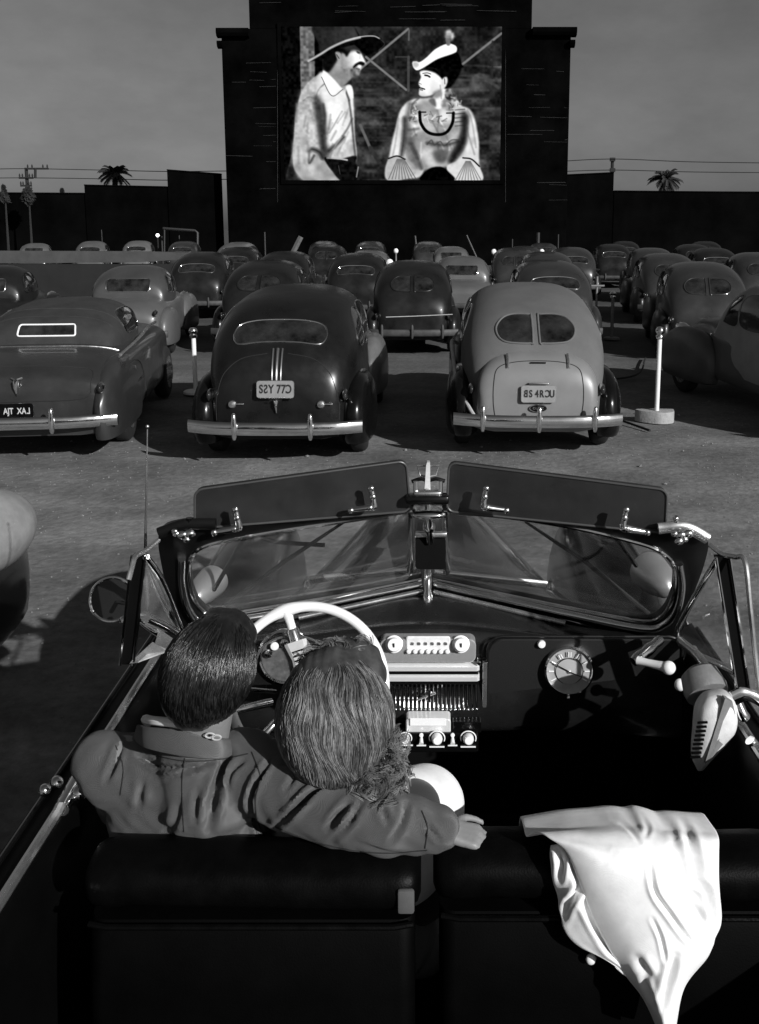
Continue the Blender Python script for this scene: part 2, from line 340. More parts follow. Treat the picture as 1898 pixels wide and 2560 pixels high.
# ---- the film on the screen: drawn as tones on a fine grid that gives off light
def film(W=430, H=303):
    SS = 2; w_, h_ = W*SS, H*SS
    X, Yy = np.meshgrid(60+(np.arange(w_)+.5)/w_*1512, 68+(np.arange(h_)+.5)/h_*1067)
    img = np.zeros((h_, w_))
    def noise(cells, seed, ax=1, ay=1):
        r = np.random.default_rng(seed); gx, gy = int(cells*1.4*ax)+2, int(cells*ay)+2; g_ = r.random((gy, gx))
        fx = (X-60)/1512*(gx-1.001); fy = (Yy-68)/1067*(gy-1.001); ix = fx.astype(int); iy = fy.astype(int); u = fx-ix; v = fy-iy
        u = u*u*(3-2*u); v = v*v*(3-2*v)
        return (g_[iy, ix]*(1-u)+g_[iy, ix+1]*u)*(1-v)+(g_[iy+1, ix]*(1-u)+g_[iy+1, ix+1]*u)*v
    def blur(a, r):
        if r < 1: return a
        k = np.ones(2*r+1)/(2*r+1)
        for _ in range(2):
            a = np.apply_along_axis(lambda q: np.convolve(np.pad(q, r, 'edge'), k, 'valid'), 0, a)
            a = np.apply_along_axis(lambda q: np.convolve(np.pad(q, r, 'edge'), k, 'valid'), 1, a)
        return a
    def msk(pts, soft=1, smooth=True):
        p = cr([(a, b, 0) for a, b in pts], len(pts)*8, True)[:, :2] if smooth else np.array(pts, float)
        x0, x1, y0, y1 = p[:, 0].min()-30, p[:, 0].max()+30, p[:, 1].min()-30, p[:, 1].max()+30
        i0, i1 = max(0, int((y0-68)/1067*h_)), min(h_, int((y1-68)/1067*h_)+1); j0, j1 = max(0, int((x0-60)/1512*w_)), min(w_, int((x1-60)/1512*w_)+1)
        if i1 <= i0 or j1 <= j0: return None
        xs, ys = X[i0:i1, j0:j1], Yy[i0:i1, j0:j1]; c = np.zeros(xs.shape, bool)
        for k in range(len(p)):
            ax, ay = p[k]; bx, by = p[(k+1) % len(p)]
            if ay == by: continue
            cond = ((ay > ys) != (by > ys)) & (xs < (bx-ax)*(ys-ay)/(by-ay)+ax); c ^= cond
        return (slice(i0, i1), slice(j0, j1)), blur(c.astype(float), int(soft))
    def fill(pts, val, soft=1, smooth=True, op=1.0):
        r = msk(pts, soft, smooth)
        if r is None: return
        s_, c = r; v = val[s_] if hasattr(val, 'shape') else val; img[s_] = img[s_]*(1-c*op)+v*c*op
    def line(pts, wd, val, soft=6, op=1.0):
        p = cr([(a, b, 0) for a, b in pts], len(pts)*5)[:, :2]; x0, x1, y0, y1 = p[:, 0].min()-wd-25, p[:, 0].max()+wd+25, p[:, 1].min()-wd-25, p[:, 1].max()+wd+25
        i0, i1 = max(0, int((y0-68)/1067*h_)), min(h_, int((y1-68)/1067*h_)+1); j0, j1 = max(0, int((x0-60)/1512*w_)), min(w_, int((x1-60)/1512*w_)+1)
        if i1 <= i0 or j1 <= j0: return
        q, _, _ = segdist(X[i0:i1, j0:j1], Yy[i0:i1, j0:j1], p); c = np.clip((wd/2+soft/2-q)/soft, 0, 1)*op
        img[i0:i1, j0:j1] = img[i0:i1, j0:j1]*(1-c)+val*c
    n1, n2, n3, n4 = noise(7, 1), noise(22, 2), noise(60, 3), noise(26, 4, .25, 1.2)
    bgd = 30+44*n1*(.4+n2)+16*n2+12*n3; img[:] = bgd
    img += 45*np.clip(n4-.52, 0, 1)*(X > 540)*(Yy > 340)*2
    for y in (350, 445, 525, 605, 655, 690, 760, 850): line([(545+random.uniform(0, 60), y), (780+random.uniform(-50, 60), y+4)], 9, 95, 14, .6)
    for y in (330, 400, 430, 495, 560, 620, 680): line([(1240+random.uniform(0, 60), y), (1480, y+8)], 10, 110, 18, .6)
    fill([(60, 68), (190, 68), (188, 700), (60, 1135)], 22+12*n3, 2, False)
    fill([(190, 68), (290, 68), (288, 520), (188, 520)], 112+50*n3-20*n2, 1, False)
    fill([(290, 68), (345, 68), (340, 420), (288, 420)], 18, 2, False)
    for a, b in (((930, 85), (590, 365)), ((640, 275), (915, 500)), ((1568, 115), (1290, 335))): line([a, b], 17, 128, 5); line([a, b], 5, 175, 6, .5)
    line([(932, 275), (930, 505)], 18, 96, 6); line([(936, 95), (934, 160)], 12, 120, 6); line([(1420, 395), (1550, 485)], 22, 92, 12); line([(1508, 170), (1508, 420)], 12, 70, 10)
    line([(595, 745), (665, 910)], 20, 120, 8); line([(665, 905), (725, 1005)], 30, 74, 10)
    line([(845, 275), (925, 275)], 8, 90, 6)
    # --- man
    sh = [(330, 390), (250, 440), (190, 520), (155, 640), (138, 760), (128, 900), (126, 1040), (165, 1100), (215, 1135), (470, 1145), (400, 1080), (560, 1010), (556, 800), (548, 620), (545, 500), (520, 465), (470, 470), (400, 420)]
    fill(sh, 168+34*n2+16*n3, 2)
    fill([(300, 420), (350, 380), (480, 500), (530, 470), (552, 640), (545, 800), (470, 880), (375, 880), (355, 700), (300, 560)], 208+30*n2, 4)
    fill([(370, 600), (420, 590), (480, 660), (440, 830), (380, 860)], 238, 8)
    fill([(128, 860), (240, 830), (330, 950), (420, 1090), (470, 1140), (200, 1138), (130, 1040)], 150+60*n2, 6)
    for pl, wd, v in (([(285, 560), (300, 680), (325, 780), (335, 900)], 30, 52), ([(340, 600), (350, 700), (330, 800)], 16, 90), ([(470, 650), (440, 700), (380, 800)], 7, 150), ([(480, 830), (430, 880), (375, 925)], 20, 55), ([(540, 700), (500, 780), (420, 890)], 12, 120), ([(520, 580), (535, 700), (548, 860), (560, 980)], 12, 85), ([(230, 930), (260, 915), (310, 935), (330, 975)], 24, 46), ([(235, 930), (235, 1010), (270, 960)], 14, 70), ([(160, 600), (150, 720)], 16, 120), ([(285, 560), (240, 550), (205, 575)], 4, 95), ([(350, 460), (310, 500), (290, 560)], 4, 95), ([(520, 480), (505, 520), (520, 570)], 12, 60)): line(pl, wd, v, max(14, wd*1.1), .85)
    fill([(345, 970), (440, 985), (560, 960), (562, 1010), (575, 1060), (560, 1140), (460, 1140), (400, 1075), (360, 1020)], 30+14*n3, 2)
    line([(362, 975), (430, 978), (500, 990)], 12, 190, 5); line([(578, 1040), (565, 1110)], 8, 160, 5); line([(440, 1030), (450, 1090)], 4, 110, 4)
    fill([(425, 260), (345, 370), (400, 470), (475, 480), (520, 440), (560, 400), (590, 360), (600, 250), (560, 200)], 150+30*n2, 3)
    fill([(360, 240), (470, 230), (440, 300), (380, 380), (340, 340)], 30, 4)
    fill([(520, 240), (560, 215), (600, 240), (632, 300), (640, 325), (620, 320), (600, 365), (580, 400), (520, 370), (470, 330), (480, 260)], np.clip(165+(X-480)*.85-(Yy-300)*.15, 110, 252), 3)
    fill([(430, 245), (455, 235), (472, 265), (465, 300), (445, 295)], 170, 2); line([(440, 260), (455, 285)], 6, 90, 5)
    fill([(470, 345), (520, 400), (575, 405), (600, 365), (560, 340), (520, 350)], 105+60*n3, 5)
    fill([(400, 222), (470, 215), (530, 222), (524, 250), (506, 274), (488, 250), (440, 236)], 28, 3)
    fill([(500, 210), (560, 190), (615, 222), (612, 240), (560, 232), (510, 240)], 70, 5)
    fill([(550, 350), (562, 326), (600, 306), (630, 316), (620, 334), (592, 328), (570, 342)], 30, 2); line([(574, 356), (594, 358)], 6, 90, 5)
    fill([(572, 236), (592, 238), (604, 250), (588, 254)], 70, 2); line([(600, 250), (598, 290)], 6, 150, 5, .5)
    fill([(345, 365), (330, 410), (400, 540), (475, 495), (430, 440), (370, 380)], 238, 2, False); line([(332, 412), (400, 541), (478, 498)], 5, 110, 3)
    fill([(500, 480), (530, 468), (546, 500), (548, 560), (510, 520)], 235, 2)
    fill([(286, 60), (568, 60), (602, 132), (560, 170), (450, 210), (335, 245), (312, 180)], 48+.09*(X-290)+14*n2, 3)
    fill([(560, 68), (600, 132), (690, 130), (740, 145), (770, 190), (720, 235), (640, 265), (560, 190), (470, 215), (350, 290), (240, 308), (300, 265), (360, 225), (480, 175), (590, 135)], 20+10*n2, 2, False)
    line([(245, 303), (330, 255), (400, 212), (500, 168), (600, 142)], 15, 190, 8)
    line([(500, 166), (600, 139), (690, 133), (735, 150)], 7, 205, 6)
    line([(735, 150), (768, 188), (730, 230)], 4, 90, 6)
    fill([(180, 520), (300, 440), (340, 640), (330, 900), (250, 880), (240, 1000), (150, 1000), (135, 800)], 150+90*(n1-.3)+30*n3, 8, True, .5)
    for k in range(14): x_ = random.uniform(380, 520); y_ = random.uniform(600, 900); line([(x_, y_), (x_-random.uniform(10, 60), y_+random.uniform(60, 120))], random.uniform(5, 12), random.choice([120, 150, 245]), 16, .5)
    for k in range(10): x_ = random.uniform(160, 270); y_ = random.uniform(620, 900); line([(x_, y_), (x_+random.uniform(-20, 30), y_+random.uniform(60, 120))], random.uniform(8, 16), random.choice([110, 130, 215]), 22, .45)
    # --- woman
    dr = [(905, 600), (870, 650), (840, 760), (815, 860), (790, 980), (765, 1060), (780, 1130), (900, 1125), (1010, 1110), (1060, 1040), (1190, 1035), (1250, 1130), (1440, 1135), (1425, 1030), (1420, 860), (1395, 720), (1360, 640), (1300, 610), (1240, 560), (1010, 560), (940, 575)]
    fill(dr, 196+40*n2, 3)
    fill([(920, 720), (1020, 860), (1180, 880), (1300, 830), (1270, 930), (1190, 1040), (1040, 1060), (960, 960), (905, 830)], 150+60*n2, 6)
    fill([(930, 600), (1250, 600), (1310, 800), (1230, 1000), (1050, 1040), (960, 960), (900, 800)], 110+170*np.clip(noise(16, 21)-.15, 0, .8), 8, True, .55)
    for k in range(16): x_ = random.uniform(940, 1280); y_ = random.uniform(700, 960); line([(x_, y_), (x_+random.uniform(-50, 50), y_+random.uniform(30, 90))], random.uniform(6, 14), random.choice([90, 120, 240, 250]), 16, .55)
    fill([(1040, 940), (1100, 920), (1170, 960), (1160, 1030), (1060, 1030)], 205, 8)
    fill([(1100, 930), (1190, 920), (1195, 1000), (1130, 1010)], 110, 8)
    for pl, wd, v in (([(905, 700), (900, 820), (880, 960)], 24, 50), ([(1320, 700), (1310, 860), (1250, 960), (1230, 1000)], 34, 40), ([(940, 600), (930, 680), (980, 720)], 26, 120), ([(1000, 560), (960, 600), (950, 660)], 9, 80), ([(930, 780), (1000, 770)], 16, 110), ([(1060, 870), (1180, 885), (1280, 860)], 20, 70), ([(950, 880), (990, 960), (1020, 1050)], 20, 90), ([(1130, 640), (1140, 700), (1130, 780)], 10, 140), ([(1070, 720), (1180, 760)], 8, 150), ([(1330, 760), (1390, 950)], 8, 150), ([(1340, 640), (1370, 720), (1400, 900)], 7, 160), ([(860, 700), (840, 860), (820, 960)], 9, 165)): line(pl, wd, v, max(16, wd*1.2), .8)
    for k in range(5): line([(1255, 640+k*28), (1320, 634+k*28)], 7, 90, 8, .8)
    for k in range(6): line([(950+k*4, 600+k*24), (985, 590+k*26)], 6, 110, 8, .6)
    line([(1008, 655), (1016, 730), (1060, 792), (1130, 812), (1195, 795), (1235, 730), (1242, 660)], 22, 22, 4)
    line([(1003, 655), (1050, 655)], 9, 24, 3); line([(1195, 662), (1245, 660)], 9, 24, 3)
    fill([(790, 985), (880, 965), (930, 1000), (985, 1075), (900, 1125), (780, 1130)], 190, 2); line([(790, 980), (850, 962), (905, 985)], 10, 40, 5)
    for k in range(9): line([(850+k*6, 985), (790+k*24, 1125)], 5, 90, 6, .75)
    fill([(1200, 1035), (1320, 985), (1390, 1000), (1430, 1050), (1440, 1135), (1250, 1135)], 215, 2); line([(1310, 975), (1370, 985), (1425, 1035)], 10, 40, 5)
    for k in range(9): line([(1330+k*4, 1000), (1260+k*22, 1130)], 6, 105, 6, .7)
    fill([(1020, 1135), (1040, 1080), (1090, 1045), (1160, 1040), (1210, 1075), (1245, 1135)], 8, 2)
    fill([(1150, 470), (1210, 490), (1180, 560), (1170, 620), (1120, 630), (1100, 560)], 236, 3); fill([(1070, 575), (1120, 620), (1110, 560)], 120, 3); fill([(1180, 560), (1250, 600), (1240, 650), (1160, 620)], 130+60*n3, 4)
    fill([(1190, 500), (1230, 495), (1262, 540), (1255, 580), (1200, 570), (1180, 530)], 70+120*n3, 2)
    fill([(1040, 345), (1290, 350), (1295, 320), (1270, 250), (1200, 240), (1090, 300)], 14, 2); fill([(1130, 340), (1290, 340), (1260, 430), (1210, 490), (1170, 480), (1150, 400)], 20, 3)
    fill([(1015, 372), (1060, 368), (1120, 385), (1165, 430), (1190, 470), (1150, 510), (1060, 545), (1008, 540), (1004, 505), (1010, 480), (1000, 455), (1016, 415), (1010, 390)], np.clip(262-np.abs(X-1060)*.30-np.clip(Yy-470, 0, 99)*.5+10*(n2-.5), 120, 240), 2)
    fill([(1085, 440), (1130, 450), (1120, 500), (1080, 520)], 205, 8, True, .5); fill([(1100, 520), (1150, 500), (1160, 540), (1110, 560)], 120, 5, True, .7)
    fill([(1165, 425), (1195, 412), (1200, 450), (1180, 480), (1160, 470)], 225, 2); line([(1180, 425), (1182, 460)], 5, 90, 5)
    fill([(1040, 355), (1100, 350), (1150, 385), (1170, 420), (1120, 385), (1070, 365)], 22, 3)
    line([(1045, 400), (1065, 404), (1078, 412)], 11, 25, 4); line([(1030, 388), (1060, 384), (1085, 392)], 5, 60, 4); line([(1008, 486), (1030, 492), (1042, 496)], 9, 20, 3); line([(1012, 500), (1028, 503)], 6, 30, 3); line([(1004, 455), (1020, 462)], 4, 110, 3); line([(1150, 470), (1158, 560)], 10, 150, 8, .5)
    fill([(960, 310), (985, 305), (1010, 310), (1060, 275), (1120, 220), (1200, 185), (1255, 200), (1262, 235), (1230, 255), (1130, 290), (1040, 345), (990, 366), (965, 345)], 252, 1)
    fill([(962, 312), (990, 308), (1005, 330), (985, 350), (966, 340)], 190, 4)
    fill([(1185, 105), (1210, 90), (1245, 115), (1235, 160), (1190, 160)], 120+90*n3, 4); line([(1200, 160), (1205, 185)], 28, 130, 10)
    fill([(285, 560), (320, 560), (350, 640), (362, 780), (350, 880), (375, 930), (350, 980), (318, 930), (300, 820)], 40+30*n2, 9, True, .75)
    fill([(905, 690), (935, 700), (950, 800), (990, 960), (1010, 1060), (960, 1030), (900, 940), (890, 820)], 60+40*n2, 9, True, .6)
    fill([(1300, 650), (1345, 680), (1330, 860), (1290, 960), (1215, 1010), (1250, 900), (1300, 780)], 40, 8, True, .7)
    for cx_, cy_, r_ in ((970, 640, 26), (955, 700, 22), (1220, 620, 26), (1280, 590, 22), (1080, 690, 40), (1160, 700, 36), (1230, 540, 24)):
        for k in range(7): a_ = random.uniform(0, 6.28); line([(cx_+r_*math.cos(a_), cy_+r_*math.sin(a_)), (cx_+r_*math.cos(a_+1.2)*.5, cy_+r_*math.sin(a_+1.2)*.5)], random.uniform(4, 8), random.choice([70, 110, 245]), 8, .6)
    line([(1060, 880), (1090, 850), (1110, 885), (1150, 860), (1180, 890), (1230, 850), (1290, 850)], 9, 85, 8, .7)
    img = np.clip(1.12*(img-14), 0, 262); img = 255*(img/255)**1.28
    img += 14*(n3-.5)+8*(np.random.default_rng(5).random(img.shape)-.5)
    img = np.clip(img.reshape(H, SS, W, SS).mean((1, 3)), 0, 255)/255
    return np.where(img <= .04045, img/12.92, ((img+.055)/1.055)**2.4)
FW, FH = 430, 303
fimg = film(FW, FH)
A, B = P(611.5, 58, TY-.12), P(1088, 392, TY-.12)
vs = np.zeros((FH, FW, 3)); vs[..., 0] = np.linspace(A.x, B.x, FW)[None, :]; vs[..., 1] = TY-.12; vs[..., 2] = np.linspace(A.z, B.z, FH)[:, None]
vs -= np.array([0, TY+3, 0])
idx = np.arange(FH*FW).reshape(FH, FW); fc = np.stack([idx[:-1, :-1], idx[1:, :-1], idx[1:, 1:], idx[:-1, 1:]], -1).reshape(-1, 4)
me = bpy.data.meshes.new('film_picture'); me.from_pydata(vs.reshape(-1, 3).tolist(), [], fc.tolist())
ca = me.color_attributes.new('tone', 'FLOAT_COLOR', 'POINT'); cc = np.ones((FH*FW, 4)); cc[:, :3] = fimg.reshape(-1, 1); ca.data.foreach_set('color', cc.ravel())
fm = bpy.data.materials.new('projected_film'); fm.use_nodes = True; t = fm.node_tree; t.nodes.clear()
at = t.nodes.new('ShaderNodeAttribute'); at.attribute_name = 'tone'; em = t.nodes.new('ShaderNodeEmission'); ou = t.nodes.new('ShaderNodeOutputMaterial')
em.inputs[1].default_value = 1.08; t.links.new(at.outputs['Color'], em.inputs[0]); t.links.new(em.outputs[0], ou.inputs[0]); me.materials.append(fm)
scr = bpy.data.objects.new('film_picture', me); COL.objects.link(scr); scr.parent = tower
scr['label'] = 'bright film picture of a man in a wide hat facing a woman in a ruffled blouse'
m = MB(); m.box(((A.x+B.x)/2, TY-.055, (A.z+B.z)/2), (B.x-A.x+.5, .1, A.z-B.z+.5), bev=.02); m.build('screen_frame', TW, tower, False)

# ------------------------------------------------------------------ boundary walls (stepped), their own things
WALLM = mat('dark_boundary_wall', .0014, .95, var=.8, nscale=.4, spec=.03, speck=.003)
def bwall(lab, pts, Y=63.5):
    t_ = [P(x, y, Y) for x, y in pts]; o = thing('boundary_wall', lab, 'wall', (t_[0].x, Y, 0), 'dark walls closing the far edge of the lot'); m = MB(); lo = [Vector((q.x, Y, -.05)) for q in t_]
    n = len(t_); ring = lambda dy: [q+Vector((0, dy, 0)) for q in t_]+[q+Vector((0, dy, 0)) for q in lo[::-1]]
    m.loft([ring(0), ring(.4)]); m.build('wall_face', WALLM, o, False)
    m = MB(); m.loft([[q+Vector((0, -.06, .08)), q+Vector((0, .46, .08)), q+Vector((0, .46, .003)), q+Vector((0, -.06, .003))] for q in t_]); m.build('coping', WALLM, o, False)
bwall('lowest black wall at the far left behind the crossarm pole', [(-120, 419), (0, 421), (183, 422)])
bwall('middle step of the black wall under the left palm', [(183.5, 404), (363, 408)], 63.4)
bwall('highest left step of the black wall beside the tower', [(363.5, 371), (480, 380)], 63.3)
bwall('short black wall step on the right of the tower', [(1232, 382), (1336, 377)], 63.3)
bwall('long low black wall behind the right palm', [(1337, 417), (1560, 419), (1780, 420)])

# ------------------------------------------------------------------ palms, poles, wires, bushes
PALM = mat('palm_leaf', .02, .7, var=.4); BARK = mat('palm_bark', .02, .9, var=.5, nscale=12, bump=.6, bscale=20)
def palm(lab, x, ytop, ybot, wd, Y, seed):
    r = random.Random(seed); c = P(x, (ytop+ybot)/2, Y); s = wd/F*Y*.5; o = thing('palm_tree', lab, 'palm tree', (c.x, Y, 0), 'palms beyond the far wall')
    m = MB(); m.tube([(c.x+.15*math.sin(k*.7), Y, c.z*k/10) for k in range(11)], [.34-.012*k for k in range(11)], 10)
    m.build('trunk', BARK, o); m = MB()
    for k in range(46):
        a = r.uniform(0, 2*math.pi); el = r.uniform(-.7, 1.35); L = s*r.uniform(.75, 1.1); pts = []
        for j in range(9):
            q = j/8; e = el-q*q*1.0; pts.append(Vector((c.x+math.cos(a)*L*q*math.cos(el*.8), c.y+math.sin(a)*L*q*math.cos(el*.8), c.z+L*(q*math.sin(el)-.45*q*q))))
        m.tube(pts, [.05*(1-.7*j/8) for j in range(9)], 4)
        for j in range(1, 9):
            for sd in (-1, 1):
                for z in range(2):
                    b = pts[j-1].lerp(pts[j], z*.5); d = (pts[j]-pts[j-1]).normalized(); nx = d.cross(Vector((0, 0, 1))); nx = nx.normalized() if nx.length > .01 else Vector((1, 0, 0))
                    tip = b+d*s*.16+nx*sd*s*.24*(1-.4*j/8)+Vector((0, 0, -s*.12)); w_ = d*s*.05
                    m.add([b-w_, b+w_, tip], [(0, 1, 2)])
    m.build('crown', PALM, o, False)
palm('bushy dark palm rising over the left wall step', 250, 352, 402, 70, 84, 3)
palm('dark palm with drooping fronds over the right wall', 1450, 358, 418, 74, 84, 11)
WOOD = mat('dark_pole_wood', .012, .9, var=.4, nscale=10)
o = thing('utility_pole', 'black power pole with two crossarms at the far left', 'utility pole', (P(57, 400, 86).x, 86, 0))
c = P(57, 365, 86); m = MB(); m.tube([(c.x, 86, 0), (c.x, 86, c.z)], [.2, .15], 8); m.build('pole', WOOD, o)
for yy, hw in ((387, 15), (367, 23), (404, 12)):
    q = P(57, yy, 85.8); m = MB(); m.box((q.x+(1.0 if yy == 367 else 0), 85.8, q.z), (hw*2/F*86, .14, .16)); m.build('crossarm', WOOD, o, False)
    m = MB()
    for s in (-.9, -.5, .5, .9): m.lathe([(.0, 0), (.06, .02), (.08, .14), (.03, .28), (0, .3)], (q.x+s*hw/F*86+(1.0 if yy == 367 else 0), 85.8, q.z+.08), n=8)
    m.build('insulator', WOOD, o)
q = P(70, 380, 85.6); m = MB(); m.tube([P(77, 366, 85.6), P(77, 388, 85.6)], .12, 8); m.build('transformer', WOOD, o)
o = thing('utility_pole', 'black power pole standing at the right wall step', 'utility pole', (P(1333, 360, 80).x, 80, 0))
c = P(1333, 345, 80); m = MB(); m.tube([(c.x, 80, 0), (c.x, 80, c.z)], [.17, .13], 8); m.build('pole', WOOD, o)
for yy in (347, 370): q = P(1333, yy, 79.8); m = MB(); m.box((q.x, 79.8, q.z), (.45, .14, .3), bev=.03); m.build('crossarm', WOOD, o, False)
def wire(lab, pts, Y): m = MB(); m.tube(cr([P(x, y, Y) for x, y in pts], 30), .035, 5); tag(m.build('power_line', WOOD), lab, 'wire', 'power lines across the sky')
wire('lower power line left of the palm to the pole', [(-60, 388), (57, 387), (220, 389), (363, 392), (500, 390)], 85.7)
wire('faint upper power line over the left palm', [(-60, 369), (57, 367), (220, 370), (363, 373), (500, 372)], 85.9)
wire('upper right power line from tower to pole and on', [(1200, 352), (1333, 346), (1500, 352), (1700, 355)], 79.7)
wire('lower right power line passing behind the palm', [(1200, 374), (1333, 370), (1500, 374), (1700, 376)], 79.9)
BUSH = mat('shrub_leaf', .006, .8, var=.6)
def shrub(lab, x, y0, y1, wd, Y, seed, cone=False):
    r = random.Random(seed); a = P(x, y0, Y); b = P(x, y1, Y); h = a.z-b.z; W_ = wd/F*Y*.5; o = thing('shrub', lab, 'shrub', (a.x, Y, 0), 'shrubs at the far left'); m = MB()
    m.tube([(a.x, Y, 0), (a.x+.05, Y, b.z+h*.6)], [.1, .04], 6); m.build('stem', WOOD, o); m = MB()
    for k in range(420):
        t = r.random(); rad = W_*((1-t) if cone else math.sqrt(max(0, 1-(2*t-1)**2)))*r.uniform(.3, 1); q = r.uniform(0, 6.28)
        c = Vector((a.x+rad*math.cos(q), Y+rad*math.sin(q), b.z+t*h)); d = Vector((r.gauss(0, 1), r.gauss(0, 1), r.gauss(0, 1))).normalized()*.16; e = d.orthogonal().normalized()*.07
        m.add([c-d, c+e, c+d, c-e], [(0, 1, 2, 3)])
    m.build('foliage', BUSH, o, False)
shrub('small pointed dark conifer at the far left edge', 8, 404, 440, 24, 61.5, 1, True)
shrub('pale twiggy bush in front of the left wall', 60, 408, 446, 26, 61, 2)
shrub('tiny dark shrub tip on the left wall', 135, 412, 428, 9, 64.6, 3, True)
# ------------------------------------------------------------------ 1940s cars
def pch(st, n):
    a = np.array(st, float); y = a[:, 0]; out = []
    yy = np.linspace(0, len(a)-1, n); c = cr(a, n) if a.shape[1] == 3 else None
    k = a.shape[1]; q = np.vstack([2*a[0]-a[1], a, 2*a[-1]-a[-2]])
    for t in yy:
        i = min(int(t), len(a)-2); u = t-i; p0, p1, p2, p3 = q[i], q[i+1], q[i+2], q[i+3]
        v = .5*((2*p1)+(-p0+p2)*u+(2*p0-5*p1+4*p2-p3)*u*u+(-p0+3*p1-3*p2+p3)*u**3); out.append(v)
    return np.array(out)
def shell(mb, st, zb=.3, n=2.5, sp=.5, ns=44, k=16, nb=None):
    """st: (y, half width, top z). Closed section with flat-ish sides and a rounded crown."""
    rings = []
    for y, w_, zt in pch(st, ns):
        z0 = zb+(zt-zb)*sp; half = []
        half.append((0, zb)); half.append((w_*.8, zb)); half.append((w_*.97, zb+.04*(zt-zb)))
        for j in range(4): half.append((w_*(1+.012*math.sin(math.pi*(j+.5)/4)), zb+(z0-zb)*(.15+.8*j/4)))
        for j in range(k+1):
            a = math.pi/2*j/k; half.append((w_*max(math.cos(a), 0)**(2/n), z0+(zt-z0)*math.sin(a)**(2/n)))
        ring = [(x, y, z) for x, z in half]+[(-x, y, z) for x, z in half[-2:0:-1]]
        rings.append(ring)
    return mb.loft(rings)
def bvh(mb):
    return BVHTree.FromPolygons([Vector(v) for v in mb.v], mb.f)
def cast(bv, a, b, axis):
    if axis == 'rear': h = bv.ray_cast(Vector((a, -3, b)), Vector((0, 1, 0)))
    elif axis == 'front': h = bv.ray_cast(Vector((a, 9, b)), Vector((0, -1, 0)))
    elif axis == 'right': h = bv.ray_cast(Vector((3, a, b)), Vector((-1, 0, 0)))
    elif axis == 'left': h = bv.ray_cast(Vector((-3, a, b)), Vector((1, 0, 0)))
    else: h = bv.ray_cast(Vector((a, b, 4)), Vector((0, 0, -1)))
    return (h[0], h[1]) if h[0] is not None else (None, None)
DIRN = {'rear': Vector((0, -1, 0)), 'front': Vector((0, 1, 0)), 'right': Vector((1, 0, 0)), 'left': Vector((-1, 0, 0)), 'top': Vector((0, 0, 1))}
def patch(mb, bv, out, axis, off, rings=7):
    """fill a closed 2D outline draped on the body"""
    d_ = []
    for i in range(len(out)):
        a, b = out[i], out[(i+1) % len(out)]; k = max(1, int(math.hypot(a[0]-b[0], a[1]-b[1])/.03)); d_ += [(a[0]+(b[0]-a[0])*j/k, a[1]+(b[1]-a[1])*j/k) for j in range(k)]
    out = d_; n = len(out); cx = sum(o[0] for o in out)/n; cz = sum(o[1] for o in out)/n; R_ = []; last = None
    for i in range(rings+1):
        s = 1-i/rings*.96; ring = []
        for a, b in out:
            h, nn = cast(bv, cx+(a-cx)*s, cz+(b-cz)*s, axis)
            if h is None: h = last if last is not None else Vector((0, 0, 0))
            else:
                if nn.dot(DIRN[axis]) < 0: nn = -nn
                h = h+nn*off; last = h
            ring.append(h)
        R_.append(ring)
    v = [q for r in R_ for q in r]; f = []
    for i in range(rings):
        for j in range(n): k = (j+1) % n; f.append((i*n+j, i*n+k, (i+1)*n+k, (i+1)*n+j))
    f.append(tuple(rings*n+j for j in range(n))); mb.add(v, f); return R_[0]
def drape(mb, bv, pl, axis, r, off=.0, closed=False, n=8, flat=1.0):
    pts = []
    for a, b in pl:
        h, nn = cast(bv, a, b, axis)
        if h is None: continue
        if nn.dot(DIRN[axis]) < 0: nn = -nn
        pts.append(h+nn*off)
    if len(pts) > 2: mb.tube(pts, r, n, closed, flat)
def ellp(cx, cz, rx, rz, n=24, e=1.0):
    sg = lambda v: math.copysign(abs(v)**e, v)
    return [(cx+rx*sg(math.cos(2*math.pi*k/n)), cz+rz*sg(math.sin(2*math.pi*k/n))) for k in range(n)]
def txtmesh(s, size, ext=.002):
    c = bpy.data.curves.new('t', 'FONT'); c.body = s; c.size = size; c.extrude = ext; c.offset = size*.022; c.align_x = 'CENTER'; c.align_y = 'CENTER'
    o = bpy.data.objects.new('t', c); COL.objects.link(o); dg = bpy.context.evaluated_depsgraph_get(); me = bpy.data.meshes.new_from_object(o.evaluated_get(dg))
    v = [tuple(q.co) for q in me.vertices]; f = [tuple(p.vertices) for p in me.polygons]; bpy.data.objects.remove(o); bpy.data.curves.remove(c); bpy.data.meshes.remove(me); return v, f
PLATEM = mat('plate_metal', .22, .5, var=.12, nscale=15, speck=.1)
def plate(root, cx, cy, cz, w_, h_, glyphs, pm, tm, tilt=0, sub=None, lab=None):
    """glyphs: list of (text, mirrored, x offset, size)"""
    M = Matrix.Translation((cx, cy, cz)) @ Matrix.Rotation(tilt, 4, 'X'); m = MB()
    m.prism(rrect(-w_/2, -h_/2, w_/2, h_/2, .025), .008, lambda u, v, q: M @ Vector((u, -q, v)))
    p_ = m.build('license_plate', pm, root, True, sharp=30)
    if lab: p_['label'] = lab
    m = MB(); m.tube([M @ Vector((u, -.006, v)) for u, v in rrect(-w_/2, -h_/2, w_/2, h_/2, .025)], .004, 6, True); m.build('plate_rim', CHROME, p_)
    m = MB()
    for s, mir, dx, sz in glyphs:
        v, f = txtmesh(s, sz); m.add([M @ Vector((dx+(-a if mir else a)*.72, -.0125-z*.5, b)) for a, b, z in v], f)
    if sub:
        v, f = txtmesh(sub, .028); m.add([M @ Vector((a, -.012, b-h_/2-.022)) for a, b, z in v], f)
    m.build('lettering', tm, p_, False)
    return p_
